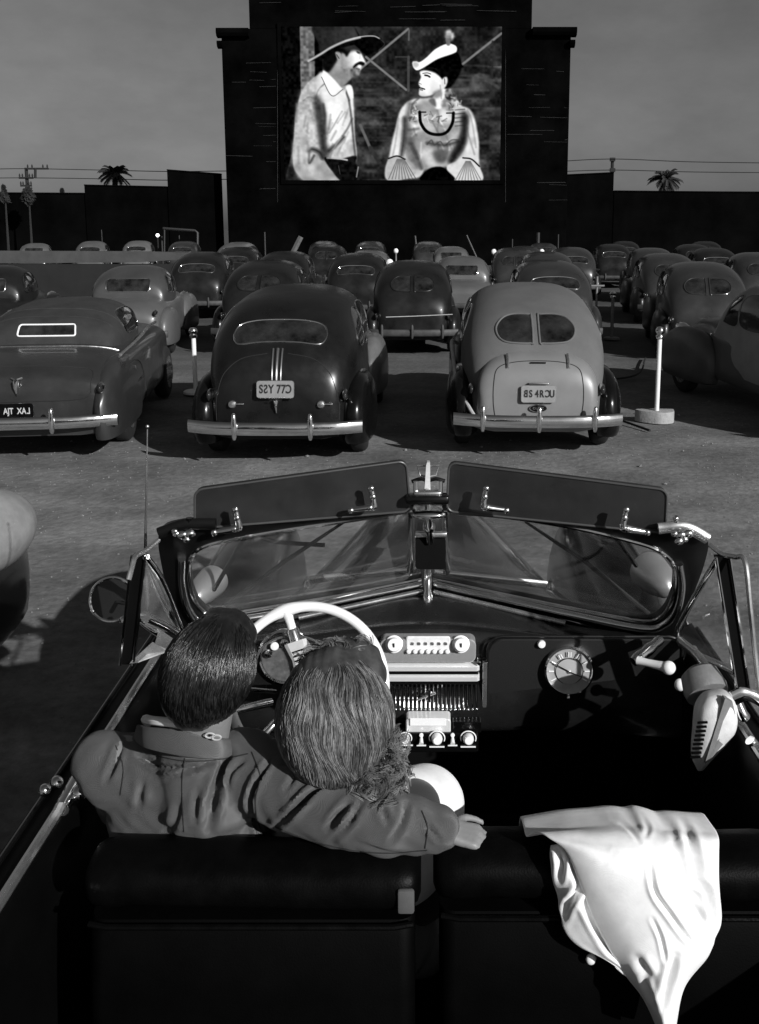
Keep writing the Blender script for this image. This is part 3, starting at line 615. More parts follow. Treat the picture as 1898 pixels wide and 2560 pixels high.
def wheel(root, x, y, r=.36, wd=.17, hub=CHROME_D):
    s = 1 if x > 0 else -1; m = MB()
    pr = [(r*.62, -wd/2), (r*.9, -wd/2), (r*.98, -wd*.36), (r, -wd*.2), (r, wd*.2), (r*.98, wd*.36), (r*.9, wd/2), (r*.62, wd/2)]
    m.lathe(pr, (x, y, r-.015), (s, 0, 0), 28); t_ = m.build('wheel', RUBBER, root)
    m = MB(); m.lathe([(r*.6, 0), (r*.62, .012), (r*.45, .02), (r*.3, .05), (.0, .065)], (x+s*(wd/2-.005), y, r-.015), (s, 0, 0), 24); m.build('hubcap', hub, t_)
def fender(mb, x, y, rx, ry, zt, zb=.2, e=.85):
    zc = .42; m2 = MB(); m2.ell((x, y, zc), (rx, ry, zt-zc), n=28, m=18, e=e)
    m2.v = [(a, b, max(c, zb)) for a, b, c in m2.v]; mb.add(m2.v, m2.f)
ST_FAST = [(.20, .22, .50), (.205, .46, .78), (.26, .60, .98), (.42, .68, 1.19), (.72, .735, 1.41), (1.15, .75, 1.575), (1.75, .75, 1.665), (2.35, .735, 1.66), (2.8, .70, 1.54), (3.05, .68, 1.33), (3.3, .64, 1.04)]
ST_NOTCH = [(1.06, .48, 1.0), (1.08, .62, 1.16), (1.18, .68, 1.34), (1.5, .71, 1.49), (1.95, .71, 1.58), (2.4, .68, 1.57), (2.75, .63, 1.44), (3.1, .58, 1.05)]
ST_SOFT = [(1.22, .50, .92), (1.24, .64, 1.08), (1.34, .71, 1.25), (1.65, .75, 1.38), (2.2, .75, 1.46), (2.7, .72, 1.46), (2.95, .66, 1.3), (3.1, .60, 1.0)]
LB_FAST = [(.22, .40, .62), (.24, .56, .74), (.4, .66, .84), (.9, .72, .92), (2, .74, .98), (3, .70, 1.03), (3.6, .55, 1.05), (4.3, .42, 1.0), (4.62, .32, .9), (4.68, .18, .6)]
LB_NOTCH = [(.16, .40, .62), (.18, .58, .76), (.3, .68, .88), (.7, .74, .99), (1.3, .77, 1.03), (3, .74, 1.04), (3.6, .62, 1.04), (4.3, .46, .98), (4.62, .34, .88), (4.68, .2, .6)]
LB_SOFT = [(.10, .62, .60), (.11, .78, .76), (.2, .86, .89), (.6, .91, 1.0), (1.3, .92, 1.06), (3, .90, 1.07), (3.7, .85, 1.05), (4.5, .78, .98), (4.8, .62, .86), (4.86, .4, .6)]
DULLC = mat('tarnished_chrome', .05, .6, .1, var=.4, nscale=6, spec=.3)
def car(lab, loc, rz, body, style='fast', roof=None, fend=None, detail=0, name='parked_car', group='parked cars facing the screen', cat='car', win='one', trimm=None):
    roof = roof or body; fend = fend or body; trimm = trimm or CHROME
    root = thing(name, lab, cat, loc, group, rz, org=False)
    lb = MB(); shell(lb, {'fast': LB_FAST, 'notch': LB_NOTCH, 'soft': LB_SOFT}[style], zb=.27, n=3.2, sp=.62)
    lb.build('body', body, root)
    cb = MB(); st = {'fast': ST_FAST, 'notch': ST_NOTCH, 'soft': ST_SOFT}[style]
    shell(cb, st, zb=.32 if style == 'fast' else .8, n=3.0, sp=.52 if style == 'fast' else .3, ns=60, k=20)
    cb.build('roof', roof, root); bv = bvh(cb); bl = bvh(lb)
    # fenders
    if style != 'soft':
        for s in (1, -1):
            m = MB(); fender(m, s*.74, .92, .185, .70, .86); m.build('rear_fender', fend, root)
            m = MB(); fender(m, s*.70, 3.85, .20, .85, .92); fo = m.build('front_fender', fend, root)
            m = MB(); m.lathe([(.0, -.22), (.06, -.2), (.1, -.05), (.11, .05), (.1, .07), (0, .09)], (s*.55, 4.45, .82), (0, 1, 0), 18); m.build('headlight', trimm, root)
        wy = (.98, 3.85); wx = .74
    else: wy = (1.15, 3.9); wx = .80
    for y in wy:
        for s in (1, -1): wheel(root, s*wx, y)
    # windows
    if style == 'fast':
        if win == 'split':
            for s in (1, -1):
                o_ = [(s*.035, 1.16), (s*.035, 1.40), (s*.06, 1.415), (s*.22, 1.415), (s*.33, 1.38), (s*.40, 1.30), (s*.39, 1.22), (s*.32, 1.165), (s*.18, 1.15), (s*.06, 1.15)]
                o_ = [tuple(q[:2]) for q in cr([(a, b, 0) for a, b in o_], 40, True)]
                m = MB(); ring = patch(m, bv, o_, 'rear', .004); g_ = m.build('rear_window', GLASSD, root)
                m = MB(); m.tube(ring, .011, 8, True); m.build('window_frame', roof, g_)
        else:
            o_ = [(-.44, 1.20), (-.46, 1.27), (-.41, 1.345), (-.25, 1.385), (0, 1.395), (.25, 1.385), (.41, 1.345), (.46, 1.27), (.44, 1.20), (.38, 1.175), (.2, 1.195), (0, 1.20), (-.2, 1.195), (-.38, 1.175)]
            o_ = [tuple(q[:2]) for q in cr([(a, b, 0) for a, b in o_], 52, True)]
            m = MB(); ring = patch(m, bv, o_, 'rear', .004); g_ = m.build('rear_window', GLASSD, root)
            m = MB(); m.tube(ring, .009, 8, True); m.build('window_frame', CHROME, g_)
        sw = [[(.98, 1.12), (1.02, 1.30), (1.25, 1.42), (1.5, 1.44), (1.5, 1.10)], [(1.6, 1.08), (1.6, 1.45), (2.3, 1.45), (2.3, 1.08)], [(2.4, 1.08), (2.4, 1.44), (2.65, 1.40), (2.85, 1.12), (2.85, 1.08)]]
        ws = [(-.44, 1.12), (-.40, 1.42), (.40, 1.42), (.44, 1.12)]
    elif style == 'notch':
        o_ = rrect(-.40, 1.13, .40, 1.36, .06); m = MB(); ring = patch(m, bv, o_, 'rear', .004); g_ = m.build('rear_window', GLASSD, root)
        m = MB(); m.tube(ring, .009, 8, True); m.build('window_frame', CHROME, g_)
        sw = [[(1.35, 1.12), (1.42, 1.28), (1.6, 1.38), (1.72, 1.38), (1.72, 1.12)], [(1.8, 1.1), (1.8, 1.42), (2.4, 1.42), (2.72, 1.12), (2.72, 1.1)]]
        ws = [(-.40, 1.12), (-.36, 1.40), (.36, 1.40), (.40, 1.12)]
    else:
        o_ = rrect(-.30, 1.14, .30, 1.255, .025); o_ = [(a+(.04 if False else .0)+((b-1.2)*-.12*(1 if a > 0 else -1)), b) for a, b in o_]
        m = MB(); ring = patch(m, bv, o_, 'rear', .004); g_ = m.build('rear_window', GLASSD, root)
        m = MB(); m.tube(ring, .010, 8, True); m.build('window_frame', WHITE, g_)
        m = MB()
        for y in (1.5, 1.75): drape(m, bv, [(x, y) for x in np.linspace(-.66, .66, 30)], 'top', .008, .0)
        m.build('top_seam', roof, root)
        sw = [[(1.85, 1.12), (1.9, 1.33), (2.6, 1.34), (2.8, 1.12)]]; ws = [(-.42, 1.14), (-.36, 1.36), (.36, 1.36), (.42, 1.14)]
    for side in ('right', 'left'):
        for q in sw:
            o_ = [tuple(z[:2]) for z in cr([(a, b, 0) for a, b in q], 28, True)]; m = MB(); ring = patch(m, bv, o_, side, .004, 4); g_ = m.build('side_window', GLASSD, root)
            m = MB(); m.tube(ring, .008, 6, True); m.build('window_frame', trimm if detail else roof, g_)
    m = MB(); o_ = [tuple(z[:2]) for z in cr([(a, b, 0) for a, b in ws], 30, True)]; patch(m, bv, o_, 'front', .004, 4); m.build('windshield', GLASSD, root)
    # bumper
    bw_ = {'fast': .84, 'notch': .86, 'soft': .95}[style]; zb_ = .43
    pts = [(x, -.06+.16*abs(x/bw_)**3.0, zb_) for x in np.linspace(-bw_, bw_, 33)]
    m = MB(); m.loft([[(x, y-.022*math.sin(a)*1.2-.01, z+.062*math.cos(a)) for a in np.linspace(0, 2*math.pi, 14, endpoint=False)] for x, y, z in pts])
    bmp = m.build('bumper', CHROME if detail else DULLC, root)
    gx = (-.55, 0, .55) if win == 'split' else (-.36, .36)
    for x in gx:
        m = MB(); y0 = -.06+.16*abs(x/bw_)**3-.035
        m.loft([[(x+.026*s_*math.cos(a), y0-.028*s_*math.sin(a)-.008, z) for a in np.linspace(0, 2*math.pi, 12, endpoint=False)] for z, s_ in ((.33, .5), (.36, .9), (.44, 1.1), (.53, 1), (.57, .8), (.585, .4))])
        m.build('bumper_guard', CHROME if detail else DULLC, bmp)
    m = MB()
    for x in (-.5, .5): m.box((x, .08, .42), (.05, .26, .05))
    m.build('bumper_bracket', BLACKM, root, False)
    # tail lights
    tl = {'fast': (.66, .30, .70), 'notch': (.64, .24, .80), 'soft': (.80, .14, .74)}[style]
    for s in (1, -1):
        m = MB(); m.ell((s*tl[0], tl[1], tl[2]), (.035, .10, .06), n=16, m=10); tq = m.build('tail_light', trimm, root)
        m = MB(); m.ell((s*tl[0], tl[1]-.07, tl[2]), (.026, .045, .045), n=14, m=8); m.build('lens', GLASSD, tq)
    return root, bv, bl, roof
def smooth2(pl, n=40, closed=False): return [tuple(q[:2]) for q in cr([(a, b, 0) for a, b in pl], n, closed)]

# paints
PB = mat('black_car_paint', .004, .22, var=.4, nscale=2.2, coat=.15, rvar=.10, speck=.003, spec=.25)
PM = mat('mid_grey_car_paint', .17, .42, var=.10, nscale=2.0, coat=.15, rvar=.08, speck=.03)
PMR = mat('grained_grey_roof_fabric', .105, .7, var=.15, nscale=3, bump=.5, bscale=220, speck=.06)
PD = mat('dark_grey_car_paint', .026, .35, var=.25, nscale=2, coat=.3, rvar=.1, speck=.02)
PD2 = mat('charcoal_car_paint', .011, .38, var=.4, nscale=2, coat=.1, rvar=.12, speck=.015, spec=.3)
PS = mat('soft_top_cloth', .022, .85, var=.35, nscale=5, bump=.4, bscale=90, speck=.02)
PL = mat('light_grey_car_paint', .09, .4, var=.15, nscale=2, coat=.2, speck=.03)
PG = mat('pale_grey_car_paint', .11, .4, var=.15, nscale=2, coat=.2, speck=.03)

# --- right front-row sedan, two small rear windows
root, bv, bl, _ = car('grey sedan with two rounded rear windows and chrome bumper with three guards', (1.10, 9.3, 0), R(-1.5), PM, 'fast', PMR, PB, 2, win='split')
tr = MB(); shell(tr, [(.06, .30, .42), (.062, .48, .60), (.085, .56, .82), (.16, .60, .98), (.3, .58, 1.07), (.55, .5, 1.12)], zb=.36, n=3.0, sp=.5, ns=30)
tk = tr.build('trunk_lid', PM, root); bt = bvh(tr)
DK = mat('dark_seam', .01, .8, var=.1)
m = MB(); drape(m, bt, smooth2([(-.42, .41), (-.445, .6), (-.44, .80), (-.40, .93), (-.25, .985), (0, 1.0), (.25, .985), (.40, .93), (.44, .80), (.445, .6), (.42, .41)], 60), 'rear', .005, 0); drape(m, bt, smooth2([(-.42, .42), (-.2, .395), (0, .39), (.2, .395), (.42, .42)], 30), 'rear', .005, 0); m.build('lid_seam', DK, tk)
for s in (-1, 1):
    m = MB(); drape(m, bt, [(s*.30, z) for z in np.linspace(.93, 1.045, 8)], 'rear', .014, .01); m.build('hinge', CHROME_D, tk)
h, _n = cast(bt, 0, .66, 'rear'); plate(root, 0, h.y-.03, .69, .34, .165, [('B', True, -.125, .10), ('S', False, -.078, .10), ('4', False, -.018, .10), ('R', False, .030, .10), ('C', True, .088, .10), ('U', False, .132, .10)], PLATEM, DK, R(-6), lab='grey plate reading BS 4R CU, the B and C reversed')
h, _n = cast(bt, 0, .79, 'rear'); m = MB(); m.box((0, h.y-.04, .795), (.19, .05, .018), bev=.006); m.build('plate_lamp', CHROME, root)
h, _n = cast(bt, 0, .54, 'rear'); m = MB(); m.prism(ellp(0, .545, .085, .036), .012, lambda u, v, q: (u, h.y-.008-q, v)); em_ = m.build('oval_emblem', BLACK, root, sharp=30)
m = MB(); m.tube([(a, h.y-.02, b) for a, b in ellp(0, .545, .085, .036)], .004, 6, True); v, f = txtmesh('O.LD.C', .034); m.add([(a, h.y-.0215-z*.3, b+.545) for a, b, z in v], f); m.build('emblem_letters', CHROME, em_, False)
h, _n = cast(bt, 0, .98, 'rear'); m = MB(); m.box((0, h.y-.008, .985), (.16, .02, .014), bev=.005); m.build('trunk_handle', BLACK, root)
# rope over the left running side
m = MB(); m.tube(cr([(-.80, 1.5, 1.02), (-.86, 1.15, 1.08), (-.84, .85, .9), (-.80, .5, .72), (-.68, .2, .52), (-.60, .02, .42)], 30), .02, 8); m.build('tie_strap', PALE, root)

# --- middle front-row black fastback
root, bv, bl, _ = car('black fastback sedan with one wide chrome-rimmed rear window and three trunk stripes', (-1.46, 8.95, 0), R(-.5), PB, 'fast', mat('black_roof_paint', .008, .34, var=.3, nscale=2.5, rvar=.12, speck=.01), PB, 2)
m = MB()
for x in (-.045, 0, .045): drape(m, bv, [(x*(1-.25*(1.14-z)), z) for z in np.linspace(.84, 1.14, 26)], 'rear', .010 if x else .016, .004)
m.build('trunk_stripe', mat('dull_trim', .10, .35, .5), root)
h, _n = cast(bv, 0, .74, 'rear'); plate(root, 0, h.y-.05, .775, .36, .165, [('S', False, -.135, .115), ('S', True, -.090, .115), ('Y', False, -.038, .115), ('7', False, .035, .115), ('7', False, .080, .115), ('C', True, .130, .115)], PLATEM, DK, R(-8), sub='VMVMVMV', lab='plate reading SSY 77C, one S and the C reversed')
m = MB(); m.tube([(0, h.y-.03, .67), (0, h.y-.045, .62), (0, h.y-.02, .54)], [.03, .018, .004], 8); m.build('trunk_handle', CHROME, root)
for x, s in ((-.43, 1), (.43, 1)):
    h, _n = cast(bv, x, .66, 'rear'); 
    if h is None: continue
    m = MB(); m.lathe([(.035, 0), (.04, .01), (.032, .03), (.02, .034), (0, .036)], (x, h.y-.005, .62), (0, -1, .1), 18); m.box((x+.05, h.y-.02, .625), (.13, .015, .012), bev=.004); m.build('trunk_latch', CHROME_D, root)
m = MB(); drape(m, bv, smooth2([(-.60, .45), (-.60, .62), (-.56, .80), (-.5, .93), (-.35, 1.05), (-.1, 1.1)], 40), 'rear', .004, 0); drape(m, bv, smooth2([(.60, .45), (.60, .62), (.56, .80), (.5, .93), (.35, 1.05), (.1, 1.1)], 40), 'rear', .004, 0); m.build('lid_seam', DK, root)

for ch in root.children:  # the right front fender alone takes a grey paint
    if ch.name.startswith('front_fender') and max(v.co.x for v in ch.data.vertices) > .3: ch.data.materials[0] = mat('grey_fender_paint', .10, .4, var=.3, nscale=3, coat=.2, speck=.04)
# --- left front-row convertible with its top up
root, bv, bl, _ = car('dark grey convertible with its cloth top up and long rear deck, at the left edge', (-4.02, 9.2, 0), R(6.5), PD, 'soft', PS, None, 2, trimm=CHROME)
m = MB(); drape(m, bl, smooth2([(-.62, .64), (-.70, .78), (-.66, .90), (-.3, .935), (0, .94), (.3, .935), (.66, .90), (.70, .78), (.62, .64), (0, .62)], 90, True), 'rear', .006, 0)
m.build('lid_seam', DK, root)
m = MB(); drape(m, bl, [(x, 1.16+.12*(1-(x/.8)**2)*-1) for x in np.linspace(-.78, .78, 40)], 'top', .009, .003); m.build('deck_moulding', CHROME_D, root)
h, _n = cast(bl, 0, .76, 'rear'); m = MB()
m.tube([(0, h.y-.01, .84), (0, h.y-.03, .82), (0, h.y-.035, .76), (0, h.y-.02, .68)], [.014, .03, .024, .006], 10); m.tube([(-.05, h.y+.02, .85), (0, h.y-.02, .835), (.05, h.y+.02, .85)], .012, 8); m.build('trunk_ornament', CHROME, root)
h, _n = cast(bl, 0, .6, 'rear'); hy = (h.y if h else .1); plate(root, 0.0, .02, .54, .34, .15, [('AJT', False, -.065, .085), ('XA', False, .06, .085), ('L', True, .125, .085)], BLACK, PALE, 0, lab='black plate with pale lettering')
for side in ('right', 'left'):
    s = 1 if side == 'right' else -1
    m = MB(); drape(m, bl, [(y, .60+.05*(y/4)) for y in np.linspace(.45, 1.7, 20)], side, .014, .006); m.build('side_moulding', CHROME, root)
    m = MB(); drape(m, bl, smooth2([(.55, .32), (.6, .6), (.8, .78), (1.2, .86), (1.6, .8), (1.8, .6), (1.85, .32)], 40), side, .008, .002); m.build('fender_seam', DK, root)
    m = MB(); fender(m, s*.80, .95, .155, .95, .97, .22, .8); m.build('rear_fender', PD, root)
    m = MB(); m.tube([(s*.80, .30, 1.16), (s*.81, 1.0, 1.12)], .001, 4)
    m = MB(); m.tube(cr([(s*.85, .9, .97), (s*.9, 1.6, 1.05), (s*.9, 2.4, 1.12), (s*.85, 3.2, 1.10)], 20), .018, 8); m.build('belt_moulding', CHROME_D, root)

# --- second row and beyond
def row2(lab, x, y, rz, body, style='fast', roof=None, fend=None, win='one', sc=1.0):
    r_ = car(lab, (x, y, 0), R(rz), body, style, roof, fend, 0, win=win)[0]
    if sc != 1.0: r_.scale = (sc, sc, sc)
    return r_
ROOFB = mat('dark_roof_paint', .05, .38, var=.2, nscale=2, coat=.2, speck=.02)
row2('grey coupe with a dark rounded roof and wide framed rear window, behind the convertible', -5.5, 17.0, 6, PL, 'notch', ROOFB)
row2('black fastback wedged at the left edge with its side window showing', -8.1, 16.9, 10, PD2, 'notch', PD2)
row2('black boxy sedan directly behind the black fastback', -3.15, 17.6, 1, PB, 'fast', PD2, win='split')
row2('large dark mottled sedan between the two front sedans', -.27, 17.4, 0, PD2, 'fast', PD2, win='split')
row2('dark grey sedan roof showing just over the grey front sedan', 2.4, 17.6, -1, PD, 'fast', PD)
row2('tall black-grey sedan with chrome side moulding right of the speaker posts', 4.9, 16.6, -9, PD2, 'fast', PD, win='split')
# near right car, half out of frame
row2('grey two-tone sedan cut off by the right edge, rear window facing in', 5.05, 9.95, 9, mat('dusty_grey_paint', .07, .45, var=.3, nscale=2, coat=.1, speck=.03), 'fast', mat('pale_roof_paint', .26, .45, var=.2, nscale=2, speck=.05), win='split')
# proto copies
protoA = row2('dark sedan with mottled roof left of the light sedan', -1.75, 23.2, 0, PD2, 'fast', PD2)
protoB = row2('light grey sedan with one narrow dark rear window in the middle rows', .85, 23.6, -2, PL, 'notch', PL)
protoC = row2('dark sedan with a split rear window, third row right', 5.9, 23.0, -6, PD2, 'fast', PD, win='split')
def copy_tree(o, parent=None):
    c = o.copy(); COL.objects.link(c); c.parent = parent
    for ch in list(o.children): copy_tree(ch, c)
    return c
def recolor(o, ml):
    for ch in [o]+list(o.children):
        if ch.type == 'MESH' and ch.name.split('.')[0] in ml and ch.material_slots: ch.material_slots[0].link = 'OBJECT'; ch.material_slots[0].material = ml[ch.name.split('.')[0]]
def place(proto, lab, x, y, rz, body=None, roof=None, sc=1.0):
    c = copy_tree(proto); c.location = (x, y, 0); c.rotation_euler = (0, 0, R(rz)); c['label'] = lab; c.scale = (sc, sc, sc)
    ml = {}
    if body: ml.update({'body': body, 'rear_fender': body, 'front_fender': body})
    if roof: ml['roof'] = roof
    if ml: recolor(c, ml)
    return c
for pr, lab, x, y, rz, b_, r_ in (
    (protoA, 'dark low sedan in the third row right of the light sedan', 3.15, 24.6, -3, PD, PD),
    (protoC, 'dark sedan at the right edge of the third row', 8.4, 23.8, -9, PD2, PD),
    (protoB, 'grey sedan roof peeking over the mottled middle car', -1.9, 29.8, 0, PD, PL),
    (protoC, 'tall dark sedan with pale side bars left of the third post', 2.75, 30.2, -4, PD, PD),
    (protoA, 'dark round roof second from the right speaker lamp', 4.75, 31.0, -4, PD2, PD),
    (protoC, 'dark sedan in the fourth row with glinting headlight side', 7.0, 29.8, -9, PD2, PD),
    (protoA, 'black round roof far right in the fourth row', 9.1, 30.0, -8, PB, PD2),
    (protoC, 'narrow dark sedan left of centre behind the mottled cars', -3.85, 36.5, 2, PD2, PD2),
    (protoB, 'small dark coupe near centre with a flat rear window', .95, 37.0, 0, PD, PL),
    (protoA, 'small dark sedan in the last row just left of centre', -2.8, 46.5, 0, PD2, PD),
    (protoC, 'small upright sedan in the last row at centre', .05, 46.0, 0, PD, PD),
    (protoA, 'dark sedan in the last row left of the broken mound', -5.1, 47.0, 2, PD2, PD),
    (protoA, 'grey fastback roof over the pale low wall', -16.4, 47.0, 12, PD, PL),
    (protoB, 'grey coupe roof second from the left over the pale wall', -18.6, 45.5, 14, PD, PL),
    (protoB, 'pale long roof at the far left over the pale wall', -21.5, 44.5, 14, PL, PG),
    (protoA, 'pale roof bit right of the fastback over the wall', -14.6, 48.5, 10, PD, PG),
    (protoA, 'dark round sedan right of the left lamp pole', -11.8, 46.5, 8, PD2, PD),
    (protoC, 'light grey sedan parked askew left of centre in the back rows', -9.0, 43.5, -6, PL, PL),
    (protoA, 'black sedan behind the grey coupe, third row left', -5.9, 24.4, 4, PD2, PD2),
    (protoC, 'dark sedan behind the black boxy one, third row', -3.9, 25.2, 1, PD2, PD2),
    (protoA, 'dark sedan in the fourth row left of centre', -6.3, 31.2, 3, PD2, PD2),
    (protoC, 'dark sedan filling the third row near the right edge', 11.0, 24.6, -10, PD2, PD2),
    (protoA, 'low dark sedan in the fourth row at the right edge', 12.2, 31.0, -10, PD2, PD),
    (protoB, 'small dark coupe in the fifth row right of the upright sedan', 3.9, 38.0, -3, PD2, PD),
    (protoA, 'small black sedan in the fifth row, far right of centre', 7.3, 37.6, -6, PD2, PD2),
    (protoC, 'small dark sedan in the fifth row at the right', 10.4, 37.2, -8, PD2, PD2),
    (protoB, 'small dark coupe in the last row right of centre', 5.6, 46.2, -4, PD2, PD),
    (protoA, 'small dark sedan in the last row at the right', 9.6, 46.6, -7, PD2, PD2),
    (protoC, 'tiny dark sedan in the last row, rightmost one', 13.4, 46.0, -9, PD2, PD2),
    (protoA, 'pale sloping roof at the far left edge of the picture', -24.5, 44.0, 14, PD, PG)):
    place(pr, lab, x, y, rz, b_, r_)

# --- neighbour car on the left: mostly in the dark, pale front fender
root, bv, bl, _ = car('black car alongside the open convertible with one pale front fender, left edge', (-3.12, .55, 0), R(-1), BLACK, 'fast', BLACK, BLACK, 0)
m = MB(); m.ell((.86, 4.02, .82), (.22, .36, .20), n=28, m=16); f_ = m.build('fender_cover', mat('pale_fender_paint', .22, .5, var=.3, nscale=5, speck=.08, bump=.2, bscale=20), root); f_['label'] = 'pale grey front fender'
m = MB(); m.tube(cr([(.93, 3.25, .62), (.97, 3.1, .60), (.96, 2.95, .55), (.985, 2.8, .50), (.95, 2.7, .47)], 16), [.02]*16, 8); m.build('side_lamp_bracket', PALE, root)

# ------------------------------------------------------------------ pale low wall, posts, lamps
WB = mat('pale_board', .05, .8, var=.3, nscale=1.5, speck=.03); WD = mat('dark_board', .008, .85, var=.5, nscale=1.2)
o = thing('low_wall', 'low wall with a pale top band in front of the left back row', 'wall', (-12, 33, 0))
a = P(-60, 545, 33); b = P(478, 552, 33)
m = MB(); m.box(((a.x+b.x)/2, 33.15, .545), (b.x-a.x, .3, 1.11)); m.build('dark_base', WD, o, False)
m = MB(); zs = [(a.x, 1.12, 1.55), (P(300, 545, 33).x, 1.16, 1.53), (b.x, 1.34, 1.46)]
m.loft([[(x, 32.98, z0), (x, 33.32, z0), (x, 33.32, z1), (x, 32.98, z1)] for x, z0, z1 in zs]); m.build('pale_band', WB, o, False)
CONC = mat('concrete', .30, .85, var=.2, nscale=14, bump=.5, bscale=50, speck=.08)
GREYP = mat('grey_post_paint', .16, .6, var=.2)
def spost(lab, x, ytop, ybase, h=None, Y=None, pm=PALE, r=.022, base='D', bw_=.45, bulb=True):
    g0 = PZ(x, ybase, .12 if base == 'D' else 0.02) if Y is None else Vector((P(x, ybase, Y).x, Y, 0)); zt_ = P(x, ytop, g0.y).z
    o = thing('speaker_post', lab, 'speaker post', (g0.x, g0.y, 0), 'speaker posts between the cars')
    m = MB()
    if base == 'D':
        out = [tuple(q[:2]) for q in cr([(-.23, .09, 0), (-.2, -.03, 0), (0, -.17, 0), (.17, -.12, 0), (.23, .05, 0), (.21, .1, 0), (0, .115, 0)], 36, True)]
        m.loft([[(g0.x+u*s_, g0.y+v*s_+.02, z) for u, v in out] for z, s_ in ((-.02, 1.0), (.10, 1.0), (.118, .97), (.12, .9))]); m.build('concrete_base', CONC, o)
    else: m.lathe([(0, 0), (.17, .0), (.17, .03), (.15, .045), (.04, .05)], (g0.x, g0.y, 0), n=24); m.build('base_plate', pm, o)
    m = MB(); m.tube([(g0.x, g0.y, .03), (g0.x, g0.y, zt_-.04)], r, 14); m.build('post', pm, o)
    if bulb:
        m = MB(); m.lathe([(0, 0), (r*1.6, .0), (r*1.7, .03), (r*1.2, .05), (r*1.9, .075), (r*2, .1), (r*1.3, .135), (0, .145)], (g0.x, g0.y, zt_-.08), n=16); m.build('cap', CHROME, o)
    return o, g0, zt_
WP = mat('white_post_paint', .72, .5, var=.06)
spost('white speaker post on a chunky concrete foot right of the grey sedan', 1429, 722, 893, pm=WP, r=.028)
spost('grey post on a round plate behind the white one', 1331, 640, 736, pm=GREYP, r=.035, base='R')
spost('pale post with a dark round cap between the two left front cars', 426, 722, 850, Y=13.4, pm=WP, r=.032, base='R')
o, g0, zt_ = spost('grey post with a crossbar beyond the grey sedan', 1297, 598, 690, pm=GREYP, r=.03, base='R', bulb=False)
m = MB(); q = P(1301, 622, g0.y-.03); m.tube([q+Vector((-.17, 0, 0)), q+Vector((.17, 0, 0))], .028, 8); m.build('crossbar', GREYP, o)
for x, y, Y, lab in ((848, 574, 27.5, 'short white-capped post between the mottled sedans'), (1074, 549, 40, 'white-capped post left of the tall dark sedan'), (1178, 549, 40, 'white-capped post left of a dark round roof'), (1305, 548, 40, 'white-capped post alone right of centre'), (995, 551, 44, 'white-capped post between the centre sedans'), (862, 547, 44, 'white-capped post left of the upright sedan')):
    o, g0, zt_ = spost(lab, x, y, 600, Y=Y, pm=GREYP, r=.035, base='R', bulb=False)
    m = MB(); m.ell((g0.x, g0.y, zt_+.02), (.11, .09, .12), n=14, m=8); m.build('speaker_head', WHITE, o)
LAMP = mat('lit_bulb', .8, .5, emit=1.0)
MATS['lit_bulb'].node_tree.nodes['Principled BSDF'].inputs['Emission Strength'].default_value = 3
for x, y, lab in ((343, 512, 'small lit lamp on a pole left of centre, highest one'), (327, 548, 'small lit lamp low behind the left wall'), (380, 549, 'small lit lamp beside the dark round sedan')):
    c = P(x, y, 56); o = thing('lamp_post', lab, 'lamp', (c.x, 56, 0), 'tiny lit lamps at the back of the lot')
    m = MB(); m.tube([(c.x, 56, 0), (c.x, 56, c.z-.1)], .04, 6); m.build('pole', WD, o)
    m = MB(); m.ell((c.x, 56, c.z), (.1, .1, .1), n=12, m=8); m.build('bulb', LAMP, o)
GT = mat('thin_grey_post', .012, .6)
for x, y0, lab, r in ((352, 514, 'thin dark post beside the highest lamp', .05), (390, 512, 'thin post under the pipe frame', .035), (221, 500, 'tall thin post far left', .03), (576, 505, 'thin post right of the pipe frame', .05), (1171, 506, 'stout pale post behind the tall dark sedan', .11), (1115, 520, 'thin aerial-like post right of centre', .04), (1215, 510, 'thin post behind the dark round roof', .04)):
    c = P(x, y0, 55); m = MB(); m.tube([(c.x, 55, 0), (c.x, 55, c.z)], r, 8); tag(m.build('thin_post', GT), lab, 'post', 'thin posts at the back of the lot')
m = MB(); m.tube([P(355, 497, 54), P(425, 502, 54), P(430, 506, 54), P(430, 580, 54)], .08, 8)
m.tube([P(358, 497, 54), P(358, 580, 54)], .05, 8); tag(m.build('pipe_frame', GT), 'dark grey pipe frame standing behind the left back row', 'frame')
LW = mat('weathered_plank', .09, .8, var=.3)
for x0, y0, x1, y1, Y, lab in ((903, 513, 909, 573, 50, 'pale leaning plank left of the upright sedan'), (1015, 512, 1028, 541, 52, 'short leaning plank right of the upright sedan'), (655, 515, 640, 545, 50, 'bent pale plank left of centre')):
    a = P(x0, y0, Y); b = P(x1, y1, Y); b = a+(b-a)*((a.z)/(a.z-b.z)) if a.z > b.z else b
    m = MB(); m.tube([a, b], .13, 4, flat=.4); tag(m.build('leaning_plank', LW, smooth=False), lab, 'plank', 'leaning planks in the back rows')
m = MB(); m.tube([P(840, 690, 13.4), P(900, 688, 13.4), P(985, 684, 13.4)], .006, 6); m.v = list(m.v); tag(m.build('rope', PALE), 'thin pale line strung between the two front sedans', 'rope')
m = MB(); m.tube(cr([(1.05*2.45, 10.85, .0), (2.2, 11.8, .02), (1.9, 13, .02), (2.4, 14.2, .02), (3.3, 15, .02), (3.9, 17, .02)], 40), .015, 6); tag(m.build('speaker_cable', RUBBER), 'black cable lying on the dirt from the white post', 'cable')
